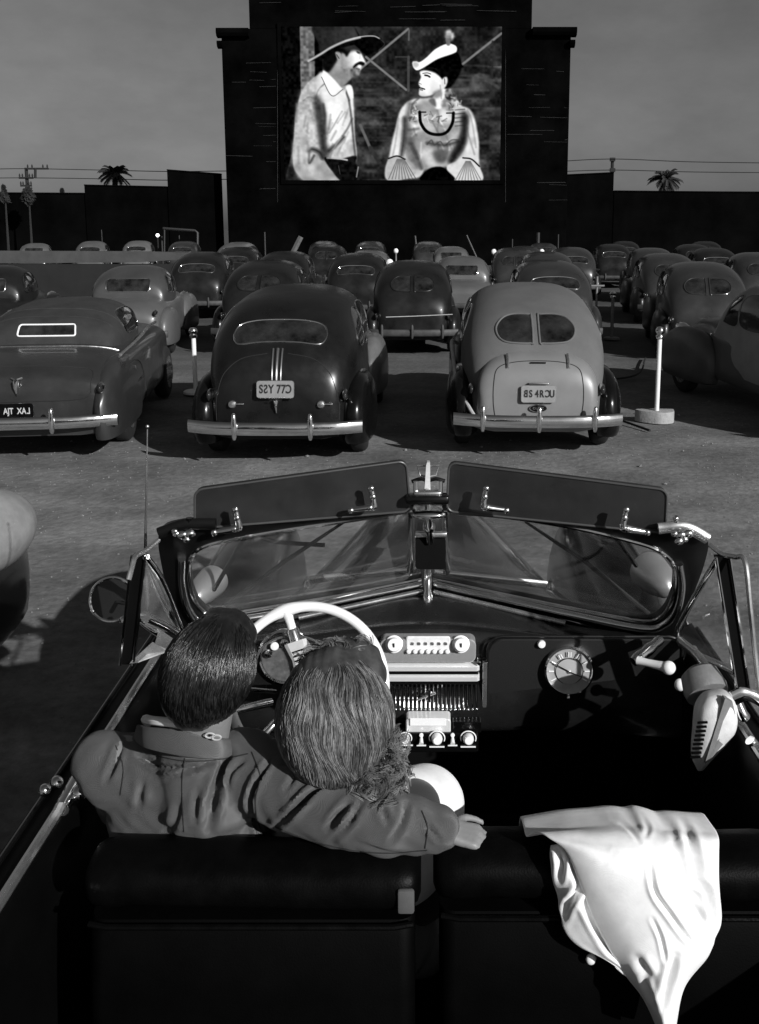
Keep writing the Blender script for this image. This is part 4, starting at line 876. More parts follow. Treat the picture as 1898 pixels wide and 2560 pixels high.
# ------------------------------------------------------------------ the open convertible in the foreground
ORG = (0, 2.4, 0)
cv = thing('open_convertible', 'open black convertible seen from behind its front seats, windshield and dashboard in the foreground', 'car', ORG)
def fr_face(Y):      # frame for things lying on the dashboard face: u to the right, v up, q toward the seats
    return lambda u, v, q: (u, Y-q, v)
def pane(mb, outer, th):
    n = len(outer); c = Vector((0, 0, 0))
    for q in outer: c += Vector(tuple(q))
    c /= n
    R1 = [Vector(tuple(q)) for q in outer]; t = Vector((0, th, th*.5))
    rings = [R1, [q+t for q in R1]]
    v = R1+[q+t for q in R1]+[c, c+t]; f = []
    for j in range(n):
        k = (j+1) % n; f += [(j, k, n+k, n+j), (n+j, n+k, 2*n+1), (k, j, 2*n)]
    mb.add(v, f)
# hood, cowl and front fenders
HOODM = mat('polished_dark_hood', .03, .22, var=.3, nscale=2, coat=.6, rvar=.05)
m = MB(); ring = []
for Y, hw, zt, zb in ((2.98, .76, 1.075, .75), (3.15, .70, 1.08, .74), (3.5, .56, 1.085, .72), (4.0, .43, 1.08, .70), (4.5, .34, 1.04, .66), (4.72, .28, .97, .6), (4.78, .2, .85, .55)):
    ring.append([(hw*math.copysign(abs(math.cos(a))**(2/2.6), math.cos(a)), Y, zb+(zt-zb)*max(math.sin(a), 0)**(2/2.2)) for a in np.linspace(0, math.pi, 30)])
m.loft(ring, False, False); m.build('hood', HOODM, cv)
m = MB(); m.tube([(0, Y, z) for Y, z in ((3.2, 1.094), (3.5, 1.103), (4.0, 1.093), (4.5, 1.053), (4.7, .99))], [.008, .01, .01, .01, .006], 8); m.build('hood_strip', CHROME, cv)
for s in (-1, 1):
    m = MB(); fender(m, s*.80, 4.08, .22, 1.02, .97, .2, .85); m.build('front_fender', BLACK, cv)
    wheel(cv, s*.74, 4.05)
m = MB(); m.box((0, 1.9, .27), (1.5, 3.2, .05)); m.build('floor', BLACKM, cv, False)
m = MB(); m.grid(lambda u, v: (-.78+1.56*u, 3.0+.03*math.sin(u*math.pi), .3+.72*v), 12, 8); m.build('firewall', BLACKM, cv)
# body sides and doors
for s, nm in ((-1, 'l'), (1, 'r')):
    m = MB(); rings = []
    for Y in np.linspace(-.2, 3.05, 18):
        o_ = .90+.02*math.sin((Y+.2)/3.2*math.pi)
        rings.append([(s*(o_-.02), Y, .3), (s*o_, Y, .5), (s*(o_+.015), Y, .75), (s*(o_-.01), Y, .96), (s*(o_-.03), Y, 1.02), (s*(o_-.06), Y, 1.035), (s*.80, Y, 1.03), (s*.785, Y, 1.01), (s*.775, Y, .9), (s*.78, Y, .3)])
    m.loft(rings); dp = m.build('door', mat('door_black', .0015, .45, var=.4, spec=.12), cv)
    m = MB(); m.tube([(s*.812, Y, 1.038) for Y in np.linspace(.3, 2.75, 14)], .011, 8); m.build('door_cap', CHROME_D, dp)
    m = MB(); m.tube([(s*.865, Y, 1.038) for Y in np.linspace(.3, 2.9, 14)], .007, 8); m.build('window_slot_trim', BLACK, dp)
# chrome latch on the left door top
m = MB(); c = P(55, 1790, 1.98); c = Vector((-.80, 1.98, 1.05))
m.tube([c+Vector((0, -.07, 0)), c+Vector((0, .07, .01))], .018, 10); m.ell(c+Vector((.03, -.04, .02)), (.018, .018, .018)); m.ell(c+Vector((-.035, .0, .02)), (.015, .015, .015)); m.ell(c+Vector((-.05, -.03, .02)), (.014, .014, .014)); m.ell(c+Vector((.05, .02, .01)), (.013, .013, .013)); m.build('door_latch', CHROME, cv)
# --- windshield: two panes, frame, header
GL = [(897, 1112, 2.64), (760, 1133, 2.63), (600, 1157, 2.60), (490, 1177, 2.58), (440, 1192, 2.57), (418, 1212, 2.60), (411, 1245, 2.68), (418, 1290, 2.76), (438, 1325, 2.83), (480, 1338, 2.86), (650, 1312, 2.94), (780, 1290, 3.0), (917, 1262, 3.06)]
GR = [(966, 1114, 2.64), (1100, 1125, 2.63), (1250, 1149, 2.60), (1380, 1180, 2.58), (1435, 1200, 2.57), (1462, 1225, 2.60), (1469, 1262, 2.68), (1462, 1305, 2.76), (1440, 1340, 2.83), (1395, 1352, 2.86), (1230, 1322, 2.94), (1080, 1291, 3.0), (942, 1262, 3.06)]
OL = [(905, 1095, 2.60), (760, 1112, 2.59), (600, 1130, 2.56), (480, 1137, 2.53), (380, 1146, 2.51), (346, 1168, 2.52), (352, 1235, 2.62), (372, 1310, 2.76), (400, 1368, 2.84), (470, 1372, 2.87), (650, 1340, 2.93), (780, 1316, 2.98), (923, 1288, 3.03)]
OR = [(956, 1095, 2.60), (1100, 1106, 2.59), (1250, 1126, 2.56), (1380, 1148, 2.53), (1500, 1162, 2.51), (1540, 1180, 2.52), (1530, 1240, 2.62), (1500, 1320, 2.76), (1480, 1380, 2.84), (1400, 1388, 2.87), (1230, 1352, 2.93), (1080, 1322, 2.98), (938, 1288, 3.03)]
FRAME = mat('windshield_frame_paint', .004, .35, var=.3, spec=.35)
for G_, O_ in ((GL, OL), (GR, OR)):
    gi = [Vector(tuple(q)) for q in cr([P(*q) for q in G_], 60)]; go = [Vector(tuple(q)) for q in cr([P(*q) for q in O_], 60)]
    m = MB(); m.loft([[a, a+Vector((0, .035, .01)), b+Vector((0, .035, .01)), b+Vector((0, -.0, .006)), (a+b)/2+Vector((0, -.016, .01))] for a, b in zip(gi, go)])
    fr = m.build('windshield_frame', FRAME, cv)
    m = MB(); m.tube([q+Vector((0, -.004, .002)) for q in gi], .0065, 8); m.build('pane_trim', CHROME, fr)
    m = MB(); v = [q+Vector((0, .012, .004)) for q in gi]; n = len(v); h = n//2
    # strips between top run and bottom run
    vv = v; f = [(i, i+1, n-2-i, n-1-i) for i in range(h-1)]; m.add(vv, f); m.build('windshield_glass', GLASS, cv)
# centre posts, mirror
for x0, x1, x2, x3 in ((888, 903, 886, 900), (962, 974, 964, 980)):
    m = MB(); a, b = P(x0, 1108, 2.635), P(x1, 1108, 2.635); c, d = P(x2, 1236, 2.99), P(x3, 1236, 2.99)
    t = Vector((0, .01, .012)); m.loft([[a, b, b-t, (a+b)/2-t*1.8, a-t], [c, d, d-t, (c+d)/2-t*1.8, c-t]]); m.build('centre_post', CHROME, cv)
m = MB(); m.prism([tuple(q) for q in rrect(-.043, -.045, .043, .045, .012)], .02, lambda u, v, q: P(937, 1199, 2.62)+Vector((u, -q+v*.15, v))); mi = m.build('rear_view_mirror', BLACKM, cv, sharp=30)
m = MB(); a = P(932, 1120, 2.57); b = P(936, 1178, 2.60); m.tube([a, a.lerp(b, .5)+Vector((0, -.01, 0)), b], [.013, .009, .012], 10); m.ell(a.lerp(b, .45), (.018, .018, .022)); m.ell(a, (.05, .02, .013)); m.build('mirror_stem', CHROME, mi)
m = MB(); c = P(938, 1168, 2.60); m.box(c+Vector((0, 0, .008)), (.09, .022, .014), bev=.004); m.build('mirror_cap', CHROME_D, mi)
# header clamp block in the middle and corner castings
m = MB(); c = P(930, 1085, 2.58); m.box(c, (.12, .05, .025), bev=.008); m.build('header_clamp', BLACK, cv)
m = MB(); c = P(930, 1072, 2.585); m.box(c, (.075, .03, .012), bev=.005); m.build('clamp_plate', CHROME_D, cv)
m = MB()
for x in (905, 958): a = P(x, 1073, 2.585); m.tube([a, a+Vector((0, 0, .035))], .007, 8)
m.build('clamp_stud', CHROME, cv)
for pts, cx in (([(346, 1160), (395, 1142), (420, 1140), (470, 1140)], 405), ([(1540, 1172), (1500, 1150), (1470, 1146), (1432, 1150)], 1490)):
    m = MB(); m.tube(cr([P(x, y, 2.50) for x, y in pts], 14), .016, 10, flat=.7); m.build('header_corner', CHROME_D if cx > 900 else FRAME, cv)
    m = MB()
    for dx, dy, r in ((-22, 14, .008), (-8, 16, .012), (8, 13, .012), (0, 26, .008), (-12, 30, .010) if cx > 900 else (-25, 8, .007)): c = P(cx+dx, 1148+dy, 2.475); m.ell(c, (r*1.3, r*.8, r), n=12, m=8)
    m.build('corner_fastener', CHROME, cv)
m = MB(); a = P(1470, 1155, 2.5); m.tube([a, a+Vector((0, 0, .02)), a+Vector((0, 0, .03))], [.006, .006, .01], 8); m.ell(a+Vector((0, 0, .035)), (.009,)*3); m.build('header_pin', CHROME, cv)
m = MB(); a = P(413, 1142, 2.5); m.tube([a, a+Vector((0, 0, .02))], .01, 8); m.build('header_pin', BLACK, cv)
# --- sun visors folded up over the header
VIS = mat('dark_visor_board', .018, .42, var=.45, nscale=6, coat=.25, speck=.015)
for pts, Y0, Y1, br in ((([424, 1066], [884, 1003], [893, 1112], [424, 1150]), 2.50, 2.58, ((513, 1, 1), (808, 1, -1))), (([977, 1006], [1452, 1066], [1448, 1160], [972, 1112]), 2.58, 2.50, ((1058, -1, 1), (1362, -1, -1)))):
    a, b, c, d = [Vector(tuple(q)) for q in (P(*pts[0], Y0), P(*pts[1], Y1), P(*pts[2], Y1+.02), P(*pts[3], Y0+.02))]
    def cor(o_, p_, q_, r=.022, n=5):
        e1 = (p_-o_).normalized()*r; e2 = (q_-o_).normalized()*r; return [o_+e1*(1-math.sin(t))+e2*(1-math.cos(t)) for t in np.linspace(0, math.pi/2, n+1)]
    ol = cor(a, d, b)+cor(b, a, c)+cor(c, b, d)+cor(d, c, a)
    m = MB(); pane(m, ol, .010); v_ = m.build('sun_visor', VIS, cv, sharp=30)
    m = MB(); m.tube([q+Vector((0, -.001, 0)) for q in ol], .0032, 8, True); m.build('visor_edge', mat('visor_piping', .05, .4), v_)
    for bx, dr, _ in br:
        top = 1062 if bx in (808, 1058) else 1108; bot = top+42
        Yb = 2.48+.05*(1 if bx in (808, 1058) else 0)
        m = MB(); A1 = P(bx, top, Yb+.0); B1 = P(bx+dr*6, bot-6, Yb); C1 = P(bx-dr*2, bot, Yb); D1 = P(bx-dr*44, bot+6, Yb+.005)
        if bx in (513, 1362): D1 = P(bx-dr*46 if bx == 513 else bx+46, bot+8, Yb+.005)
        m.tube(cr([A1, B1, C1, D1], 14), [.007+.004*math.sin(k/13*math.pi) for k in range(14)], 10)
        for q in (A1, A1.lerp(B1, .5), C1, D1): m.ell(q+Vector((0, -.006, 0)), (.009, .006, .009), n=12, m=8)
        m.build('visor_bracket', CHROME, v_)
# --- wipers, seen through the glass
for pts in ([(757, 1134, 2.70), (620, 1225, 2.86), (478, 1330, 2.95)], [(1145, 1140, 2.70), (1280, 1230, 2.86), (1415, 1340, 2.95)]):
    m = MB(); m.tube([P(*q)+Vector((0, .02, .0)) for q in pts], [.004, .008, .007], 6); m.build('wiper_blade', RUBBER, cv)
for pts in ([(705, 1192, 2.80), (600, 1185, 2.80), (537, 1172, 2.78), (500, 1225, 2.86), (462, 1290, 2.92)], [(1260, 1228, 2.86), (1300, 1210, 2.8), (1337, 1174, 2.78), (1365, 1205, 2.84), (1388, 1237, 2.90)]):
    m = MB(); m.tube([P(*q)+Vector((0, .025, 0)) for q in cr([q for q in pts], 16)], .007, 8); m.build('wiper_arm', BLACK, cv)
# --- spotlights outside the corners of the windshield
for s, x, y, Y, r in ((-1, 447, 1285, 2.95, .050), (1, 1428, 1262, 2.97, .062)):
    c = P(x, y, Y); m = MB(); m.lathe([(0, -.13), (.30*r, -.125), (.65*r, -.10), (.9*r, -.05), (r, 0), (r*1.04, .02), (r, .035), (0, .045)], c+Vector((0, .06, 0)), (-s*.25, 1, .1), 28); sp_ = m.build('spotlight', mat('satin_chrome', .75, .28, .75, var=.08), cv)
    m = MB(); m.tube([c, c+Vector((s*.06, -.03, -.06)), c+Vector((s*.09, -.08, -.12))], .012, 10); m.build('spotlight_stalk', CHROME, sp_)
# white-knobbed spotlight handle inside on the right
m = MB(); a, b = P(1436, 1392, 2.68), P(1378, 1440, 2.60); m.tube(cr([a, a.lerp(b, .5)+Vector((0, -.01, .005)), b], 9), [.014, .016, .014, .017, .018, .016, .018, .018, .014], 12); hd = m.build('spotlight_handle', CHROME, cv)
m = MB(); a, b = P(1388, 1437, 2.585), P(1455, 1453, 2.53); m.tube([a, a.lerp(b, .3), a.lerp(b, .7), b], [.013, .011, .013, .017], 14); m.ell(b, (.020, .018, .020)); m.build('white_grip', IVORY, hd)
m = MB(); c = P(1480, 1490, 2.5); m.ell(c, (.016, .014, .018)); m.tube([c, P(1502, 1498, 2.52)], [.009, .012], 10); m.build('window_crank_knob', IVORY, cv)
m = MB(); m.tube(cr([P(1500, 1495, 2.53), P(1514, 1520, 2.5), P(1524, 1548, 2.47)], 8), .007, 8); m.build('window_crank', CHROME, cv)
# --- garnish mouldings along the foot of the glass
def strip(pts, r, nm='garnish_moulding', mt=None, fl=1.0):
    m = MB(); m.tube([Vector(tuple(q)) for q in cr([P(*q) for q in pts], 40)], r, 10, flat=fl); return m.build(nm, mt or CHROME, cv)
strip([(396, 1215, 2.60), (396, 1270, 2.70), (410, 1325, 2.78), (440, 1357, 2.83), (500, 1352, 2.85), (650, 1327, 2.92), (780, 1300, 2.97), (918, 1272, 3.02)], .012)
strip([(650, 1344, 2.89), (780, 1316, 2.94), (920, 1286, 2.99)], .008, mt=CHROME_D)
strip([(1478, 1225, 2.60), (1484, 1275, 2.68), (1474, 1325, 2.76), (1448, 1358, 2.81), (1395, 1368, 2.84), (1230, 1335, 2.91), (1080, 1302, 2.97), (944, 1272, 3.02)], .012)
strip([(1230, 1356, 2.88), (1080, 1320, 2.94), (944, 1288, 2.99)], .008, mt=CHROME_D)
m = MB(); c = P(931, 1300, 2.95); m.lathe([(0, -.05), (.012, -.02), (.017, 0), (.011, .02), (.014, .05), (.01, .09), (0, .10)], c, (0, .5, 1), 14); m.build('centre_finial', CHROME, cv)
for x, y, Y in ((668, 1272, 2.93), (1198, 1275, 2.93)):
    m = MB(); c = P(x, y, Y); m.lathe([(0, -.01), (.012, -.01), (.014, 0), (.008, .012), (.010, .02), (0, .028)], c, (0, 0, 1), 12); m.build('wiper_knob', CHROME, cv)
# vents catching light at the centre of the cowl, seen through the glass
for xx in ((665, 905), (945, 1190)):
    y0, y1 = (1262, 1240) if xx[0] < 900 else (1246, 1272)
    m = MB(); m.tube([P(xx[0], y0, 3.10), P(xx[1], y1, 3.14)], .014, 8, flat=.4); m.build('cowl_vent', CHROME_D, cv)
# --- dashboard
SILV = mat('bright_bar', .80, .30, .35, var=.04)
rows = [[(402, 1372, 2.83), (650, 1348, 2.90), (931, 1290, 3.0), (1230, 1358, 2.89), (1478, 1388, 2.82)],
        [(396, 1388, 2.80), (650, 1362, 2.86), (931, 1312, 2.93), (1230, 1372, 2.85), (1486, 1402, 2.79)],
        [(385, 1412, 2.76), (650, 1378, 2.80), (931, 1350, 2.83), (1230, 1384, 2.80), (1498, 1425, 2.75)],
        [(380, 1440, 2.745), (650, 1395, 2.755), (931, 1370, 2.77), (1230, 1398, 2.755), (1505, 1450, 2.735)],
        [(380, 1500, 2.735), (650, 1470, 2.735), (931, 1465, 2.745), (1230, 1470, 2.735), (1508, 1505, 2.72)],
        [(385, 1590, 2.72), (650, 1580, 2.72), (931, 1580, 2.72), (1230, 1580, 2.72), (1510, 1600, 2.71)],
        [(385, 1600, 2.80), (650, 1590, 2.80), (931, 1590, 2.80), (1230, 1590, 2.80), (1510, 1610, 2.80)]]
RR = [cr([P(*q) for q in r_], 41) for r_ in rows]; cols = [cr([RR[i][j] for i in range(len(RR))], 31) for j in range(41)]
m = MB(); m.grid(lambda u, v: cols[int(round(u*40))][int(round(v*30))], 40, 30); m.build('dashboard', DASH, cv, sharp=80)
def facebox(x0, y0, x1, y1, Y, th, nm, mt, par=cv, r=.008, bev=True):
    a, b = P(x0, y0, Y), P(x1, y1, Y); m = MB(); cx, cz = (a.x+b.x)/2, (a.z+b.z)/2; hw, hh = (b.x-a.x)/2, (a.z-b.z)/2
    r = min(r, hw*.95, hh*.95); c0 = min(.003, r*.5)
    rin = lambda e: [(cx+u, cz+v) for u, v in rrect(-hw+e, -hh+e, hw-e, hh-e, max(r-e, .0008))]
    o0 = rin(0); o1 = rin(c0); m.loft([[(u, Y, v) for u, v in o0], [(u, Y-th+c0, v) for u, v in o0], [(u, Y-th, v) for u, v in o1]]); return m.build(nm, mt, par, sharp=30)
# radio
rad = facebox(828, 1378, 1034, 1428, 2.755, .045, 'radio', CHROME, r=.02)
rad.data.materials[0] = mat('radio_chrome', .62, .22, .65, var=.1)
facebox(884, 1384, 980, 1422, 2.71, .004, 'dial_window', mat('radio_dial', .75, .35, var=.15, nscale=40), rad)
for k in range(6): facebox(893+k*14.5, 1397, 901+k*14.5, 1404, 2.706, .003, 'station_button', CHROME_D, rad, r=.003)
m = MB()
for k in range(7): q = P(890+k*14, 1417, 2.703); m.lathe([(.007, 0), (.0065, .006), (0, .008)], q, (0, -1, .2), 10)
m.build('button_row', IVORY, rad)
for x in (858, 1003):
    q = P(x, 1401, 2.71); m = MB(); m.lathe([(.026, 0), (.026, .006), (.021, .008), (.0205, .022), (.018, .026), (0, .027)], q, (0, -1, .3), 24); kn = m.build('radio_knob', IVORY, rad, sharp=30)
    m = MB(); m.box(q+Vector((0, -.028, .008)), (.004, .003, .012)); m.build('pointer', BLACKM, kn, False)
facebox(884, 1426, 1000, 1432, 2.745, .012, 'radio_sill', BLACK, rad, r=.003)
# two bright bars and ribbed grille
SILV = mat('bright_bar', .80, .30, .35, var=.04)
for k, (y0, y1) in enumerate(((1441, 1457), (1463, 1479))):
    a0, a1 = P(832, y0, 2.735), P(1040, y1, 2.735); m = MB()
    prof = [(2.745, a0.z), (2.722, a0.z-.001), (2.714, a0.z-.006), (2.716, a1.z+.004), (2.73, a1.z)]
    m.loft([[(a0.x, p_, z) for p_, z in prof], [(a1.x-.004, p_, z) for p_, z in prof], [(a1.x+.004, p_+.006, z) for p_, z in prof]]); m.build('bright_bar', SILV, cv, sharp=30)
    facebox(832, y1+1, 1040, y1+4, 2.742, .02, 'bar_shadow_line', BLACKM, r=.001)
facebox(1036, 1430, 1046, 1440, 2.74, .03, 'bar_end_cap', CHROME)
gb = facebox(835, 1483, 1046, 1548, 2.742, .006, 'speaker_grille', BLACKM, r=.012)
for k in range(22):
    x = 842+k*9.3; a, b = P(x, 1487, 2.73), P(x, 1541, 2.725); m = MB(); m.tube([a, b], .0034, 8); m.ell(b+Vector((0, -.003, -.002)), (.0048,)*3, n=10, m=6); m.build('grille_rib', CHROME, gb)
m = MB(); q = P(934, 1510, 2.715); m.lathe([(.012, 0), (.012, .008), (.006, .01), (0, .012)], q, (0, -1, .2), 16); m.tube([q+Vector((-.035, -.012, -.012)), q+Vector((.02, -.012, .01))], .0035, 8); m.tube([q+Vector((0, -.012, .018)), q+Vector((0, -.012, -.02))], .005, 8); m.build('ignition_key', CHROME, cv)
facebox(1050, 1436, 1058, 1548, 2.742, .02, 'grille_end_trim', CHROME_D, r=.003)
# ash tray and lower switch panel
at_ = facebox(884, 1547, 980, 1580, 2.715, .05, 'ash_tray', SILV, r=.01); facebox(892, 1562, 970, 1578, 2.664, .004, 'tray_label', WHITE, at_, r=.002)
sp = facebox(862, 1583, 1040, 1624, 2.69, .035, 'switch_panel', BLACK, r=.008); facebox(985, 1560, 1046, 1584, 2.70, .03, 'panel_bracket', BLACK, sp, r=.004)
for x, r in ((951, .022), (1019, .022), (882, .018)):
    q = P(x, 1606, 2.652); m = MB(); m.lathe([(r*.75, 0), (r*.75, .012), (r*.66, .024), (r*.5, .03), (0, .031)], q, (0, -1, .25), 22); kn = m.build('heater_knob', IVORY, sp, sharp=35)
    m = MB(); m.tube([q+Vector((r*1.05*math.cos(t), -.001, r*1.05*math.sin(t))) for t in np.linspace(-.4, math.pi+.4, 20)], .0018, 6); m.build('knob_ring', WHITE, kn)
    m = MB(); m.box(q+Vector((0, -.001, -r*1.25)), (.045, .002, .004)); m.build('knob_caption', WHITE, sp, False)
for x in (917, 985):
    q = P(x, 1604, 2.652); m = MB(); m.lathe([(.006, 0), (.006, .006), (.0, .008)], q+Vector((0, 0, .008)), (0, -1, .2), 12); m.tube([q, q+Vector((0, -.02, -.01))], [.004, .007], 10); m.build('toggle_switch', IVORY, sp); m = MB(); m.box(q+Vector((0, -.001, -.026)), (.028, .002, .004)); m.build('switch_caption', WHITE, sp, False)
# glove box door and clock
gx = facebox(1062, 1385, 1478, 1556, 2.752, .022, 'glove_box_door', mat('glove_box_leatherette', .006, .5, bump=.12, bscale=420), r=.045)
m = MB(); a, b = P(1062, 1385, 2.728), P(1478, 1556, 2.728); m.tube([(u, 2.728, v) for u, v in rrect(a.x, b.z, b.x, a.z, .045)], .0045, 8, True); m.build('door_piping', DASH, gx)
m = MB(); q = P(1178, 1401, 2.728); m.lathe([(.012, 0), (.013, .004), (.010, .012), (.006, .013), (0, .014)], q, (0, -1, .2), 20); m.build('glove_box_button', IVORY, gx)
cq = P(1237, 1455, 2.728); CR_ = 56/F*P(1237, 1455, 2.72).y*1.06
m = MB(); m.lathe([(CR_*.98, -.004), (CR_, .008), (CR_*.97, .02), (CR_*.9, .024), (CR_*.87, .018), (CR_*.86, .012), (0, .012)], cq, (0, -1, .12), 48); ck = m.build('dashboard_clock', CHROME, cv, sharp=35)
FACE = mat('clock_face', .34, .35, .1, var=.15, nscale=30); q0 = cq+Vector((0, -.0125, 0))
m = MB(); m.lathe([(CR_*.86, 0), (CR_*.86, .002), (0, .002)], q0, (0, -1, .12), 40); m.build('dial', FACE, ck, sharp=30)
m = MB(); m.lathe([(CR_*.52, .002), (CR_*.52, .004), (CR_*.2, .0055), (0, .006)], q0, (0, -1, .12), 40); m.build('inner_dial', mat('spun_metal', .62, .3, .5, var=.1), ck, sharp=30)
NM = mat('clock_numeral', .80, .4)
def onface(u, v, w_=.004): return q0+Vector((u, -w_-.0, v))+Vector((0, -v*-.12*0, 0))
m = MB()
for k in range(12):
    t = math.pi/2-k*math.pi/6; c, s = math.cos(t), math.sin(t)
    for off in ((-.0035, .0035) if k in (0, 11, 1) else (0,)):
        a = onface(CR_*.60*c-off*s, CR_*.60*s+off*c, .005); b = onface(CR_*.80*c-off*s, CR_*.80*s+off*c, .005); m.tube([a, b], .0018, 6)
m.build('hour_mark', NM, ck)
m = MB(); m.tube([onface(CR_*math.cos(t)*.54, CR_*math.sin(t)*.54, .0055) for t in np.linspace(0, 2*math.pi, 40, endpoint=False)], .0012, 6, True); m.build('inner_ring', BLACKM, ck)
for t, L_, nm in ((R(150), .66, 'minute_hand'), (R(-24), .52, 'hour_hand')):
    m = MB(); m.tube([onface(-.1*CR_*math.cos(t), -.1*CR_*math.sin(t), .009), onface(CR_*L_*math.cos(t), CR_*L_*math.sin(t), .009)], [.0018, .0012], 6); m.build(nm, BLACKM, ck)
m = MB(); m.ell(onface(0, 0, .010), (.005, .004, .005)); m.build('hand_hub', CHROME, ck)
m = MB(); q = P(1237, 1518, 2.70); m.ell(q, (.006,)*3); m.build('clock_stem', CHROME, ck)
# instrument cluster behind the wheel
ic = P(622, 1428, 2.742); m = MB(); m.lathe([(.085, 0), (.085, .012), (.078, .018), (.072, .012), (0, .012)], ic, (0, -1, .2), 36); gau = m.build('instrument_cluster', CHROME, cv, sharp=35)
m = MB(); m.lathe([(.071, .013), (.071, .015), (0, .015)], ic, (0, -1, .2), 32); m.build('gauge_face', mat('gauge_face', .12, .3, .3, var=.4, nscale=60), gau)
for k in range(5):
    t = math.pi*(.1+k*.2); q = ic+Vector((.05*math.cos(t), -.024, .05*math.sin(t)+.003)); m = MB(); m.lathe([(.013, 0), (.011, .004), (0, .006)], q, (0, -1, .2), 14); m.build('small_gauge', IVORY if k % 2 else CHROME, gau)
m = MB(); cc = P(640, 1445, 2.70); m.tube([cc+Vector((.115*math.cos(t), 0, .09*math.sin(t))) for t in np.linspace(0, math.pi, 30)], .0035, 6); m.build('cluster_hood_rim', CHROME_D, cv)
# --- steering wheel and column
wc = P(668, 1492, 2.36); nrm = Vector((0, -math.cos(R(27)), math.sin(R(27)))); ux = Vector((1, 0, 0)); uy = nrm.cross(ux)*-1
if uy.z < 0: uy = -uy
WR = .205; wh = []
ww = [wc+ux*WR*math.cos(t)+uy*WR*math.sin(t) for t in np.linspace(0, 2*math.pi, 96, endpoint=False)]
m = MB(); rr_ = [.0135+.004*math.exp(-((((t-R(108)+math.pi) % (2*math.pi))-math.pi)/.16)**2) for t in np.linspace(0, 2*math.pi, 96, endpoint=False)]
m.tube(ww, rr_, 14, True); swl = m.build('steering_wheel', IVORY, cv)
hub = wc-nrm*.06
for t in (R(108), R(228), R(-12)):
    e = wc+ux*WR*math.cos(t)+uy*WR*math.sin(t); m = MB(); m.tube(cr([e, e.lerp(hub, .12)-nrm*.004, e.lerp(hub, .3)-nrm*.012, e.lerp(hub, .62)-nrm*.01, hub], 14), [.019, .018, .015, .013, .012, .012, .011, .011, .011, .012, .012, .013, .014, .015], 12); m.build('spoke', IVORY if t == R(108) else CHROME, swl)
    if t == R(108):
        m = MB(); m.tube([e.lerp(hub, .24), e.lerp(hub, .27), e.lerp(hub, .38), e.lerp(hub, .42)], [.014, .017, .018, .021], 14); m.build('spoke_collar', CHROME, swl)
        # ribbed horn block
        b0, b1 = e.lerp(hub, .42)+nrm*.012, e.lerp(hub, .86)+nrm*.014; d = (b1-b0); sx = d.cross(nrm).normalized(); m = MB()
        m.loft([[b0+d*q+sx*w_+nrm*h_ for w_, h_ in ((-a*.026, -.008), (-a*.026, .004), (-a*.018, .010), (a*.018, .010), (a*.026, .004), (a*.026, -.008))] for q, a in ((0, 1.15), (.06, 1.15), (.5, .85), (.95, 1.0), (1, .95))]); hb = m.build('horn_block', PALE, swl, sharp=30)
        for k in range(5): m = MB(); c = b0+d*(.28+k*.13)+nrm*.0105; m.tube([c-sx*.015, c+sx*.015], .0022, 6); m.build('rib_slot', BLACKM, hb)
m = MB(); m.lathe([(.034, -.02), (.036, 0), (.03, .012), (.015, .018), (0, .02)], hub+nrm*.01, nrm, 24); m.build('wheel_hub', CHROME, swl)
m = MB(); m.tube([hub, hub-nrm*.4+Vector((0, 0, -.02))], .024, 14); m.build('steering_column', BLACK, cv)
m = MB(); a = P(590, 1528, 2.45); b = P(500, 1548, 2.36); m.tube([a, b], [.012, .010], 10); m.ell(b, (.015, .014, .015)); m.tube([P(600, 1505, 2.5), P(520, 1498, 2.42)], .006, 8); m.build('gear_lever', CHROME, cv)
m = MB(); m.tube(cr([P(505, 1556, 2.33), P(525, 1590, 2.3), P(548, 1612, 2.3), P(575, 1618, 2.28)], 16), .005, 8); m.build('horn_cable', PALE, cv)
# --- vent windows
def vent(pts_tri, post, outer, tilt):
    vw = None
    m = MB(); m.tube([Vector(tuple(q)) for q in cr([P(*q) for q in pts_tri], 40)], .0095, 10); vw = m.build('vent_window_frame', CHROME, cv)
    a, b = P(*post[0]), P(*post[1]); d = (b-a).normalized(); sx = Vector((1, 0, 0)); m = MB()
    m.loft([[q+sx*.017*s_ for s_ in (1,)]+[q+sx*.017+Vector((0, .02, 0)), q-sx*.017+Vector((0, .02, 0)), q-sx*.017] for q in (a, a.lerp(b, .5), b)]); m.build('division_bar', BLACKM, vw, False)
    for s_ in (-1, 1): m = MB(); m.tube([a+sx*.018*s_+Vector((0, -.003, 0)), b+sx*.018*s_+Vector((0, -.003, 0))], .0045, 8); m.build('bar_edge', CHROME, vw)
    m = MB(); m.tube([Vector(tuple(q)) for q in cr([P(*q) for q in outer], 20)], .007, 8); m.build('outer_rail', CHROME_D, vw)
    pl = [P(*q) for q in pts_tri]; m = MB(); n = len(pl); m.add(pl, [tuple(range(n))]); m.build('vent_glass', GLASS, vw, False)
    return vw
vent([(1566, 1212, 2.42), (1530, 1270, 2.52), (1478, 1362, 2.72), (1478, 1392, 2.74), (1510, 1420, 2.66), (1570, 1448, 2.56), (1604, 1466, 2.48)], ((1572, 1212, 2.40), (1617, 1500, 2.44)), [(1545, 1185, 2.45), (1572, 1206, 2.41), (1600, 1212, 2.38), (1622, 1222, 2.35), (1634, 1330, 2.30), (1652, 1500, 2.25)], 1)
strip([(1480, 1395, 2.72), (1520, 1430, 2.62), (1560, 1490, 2.5)], .014, 'pillar_brace', CHROME_D)
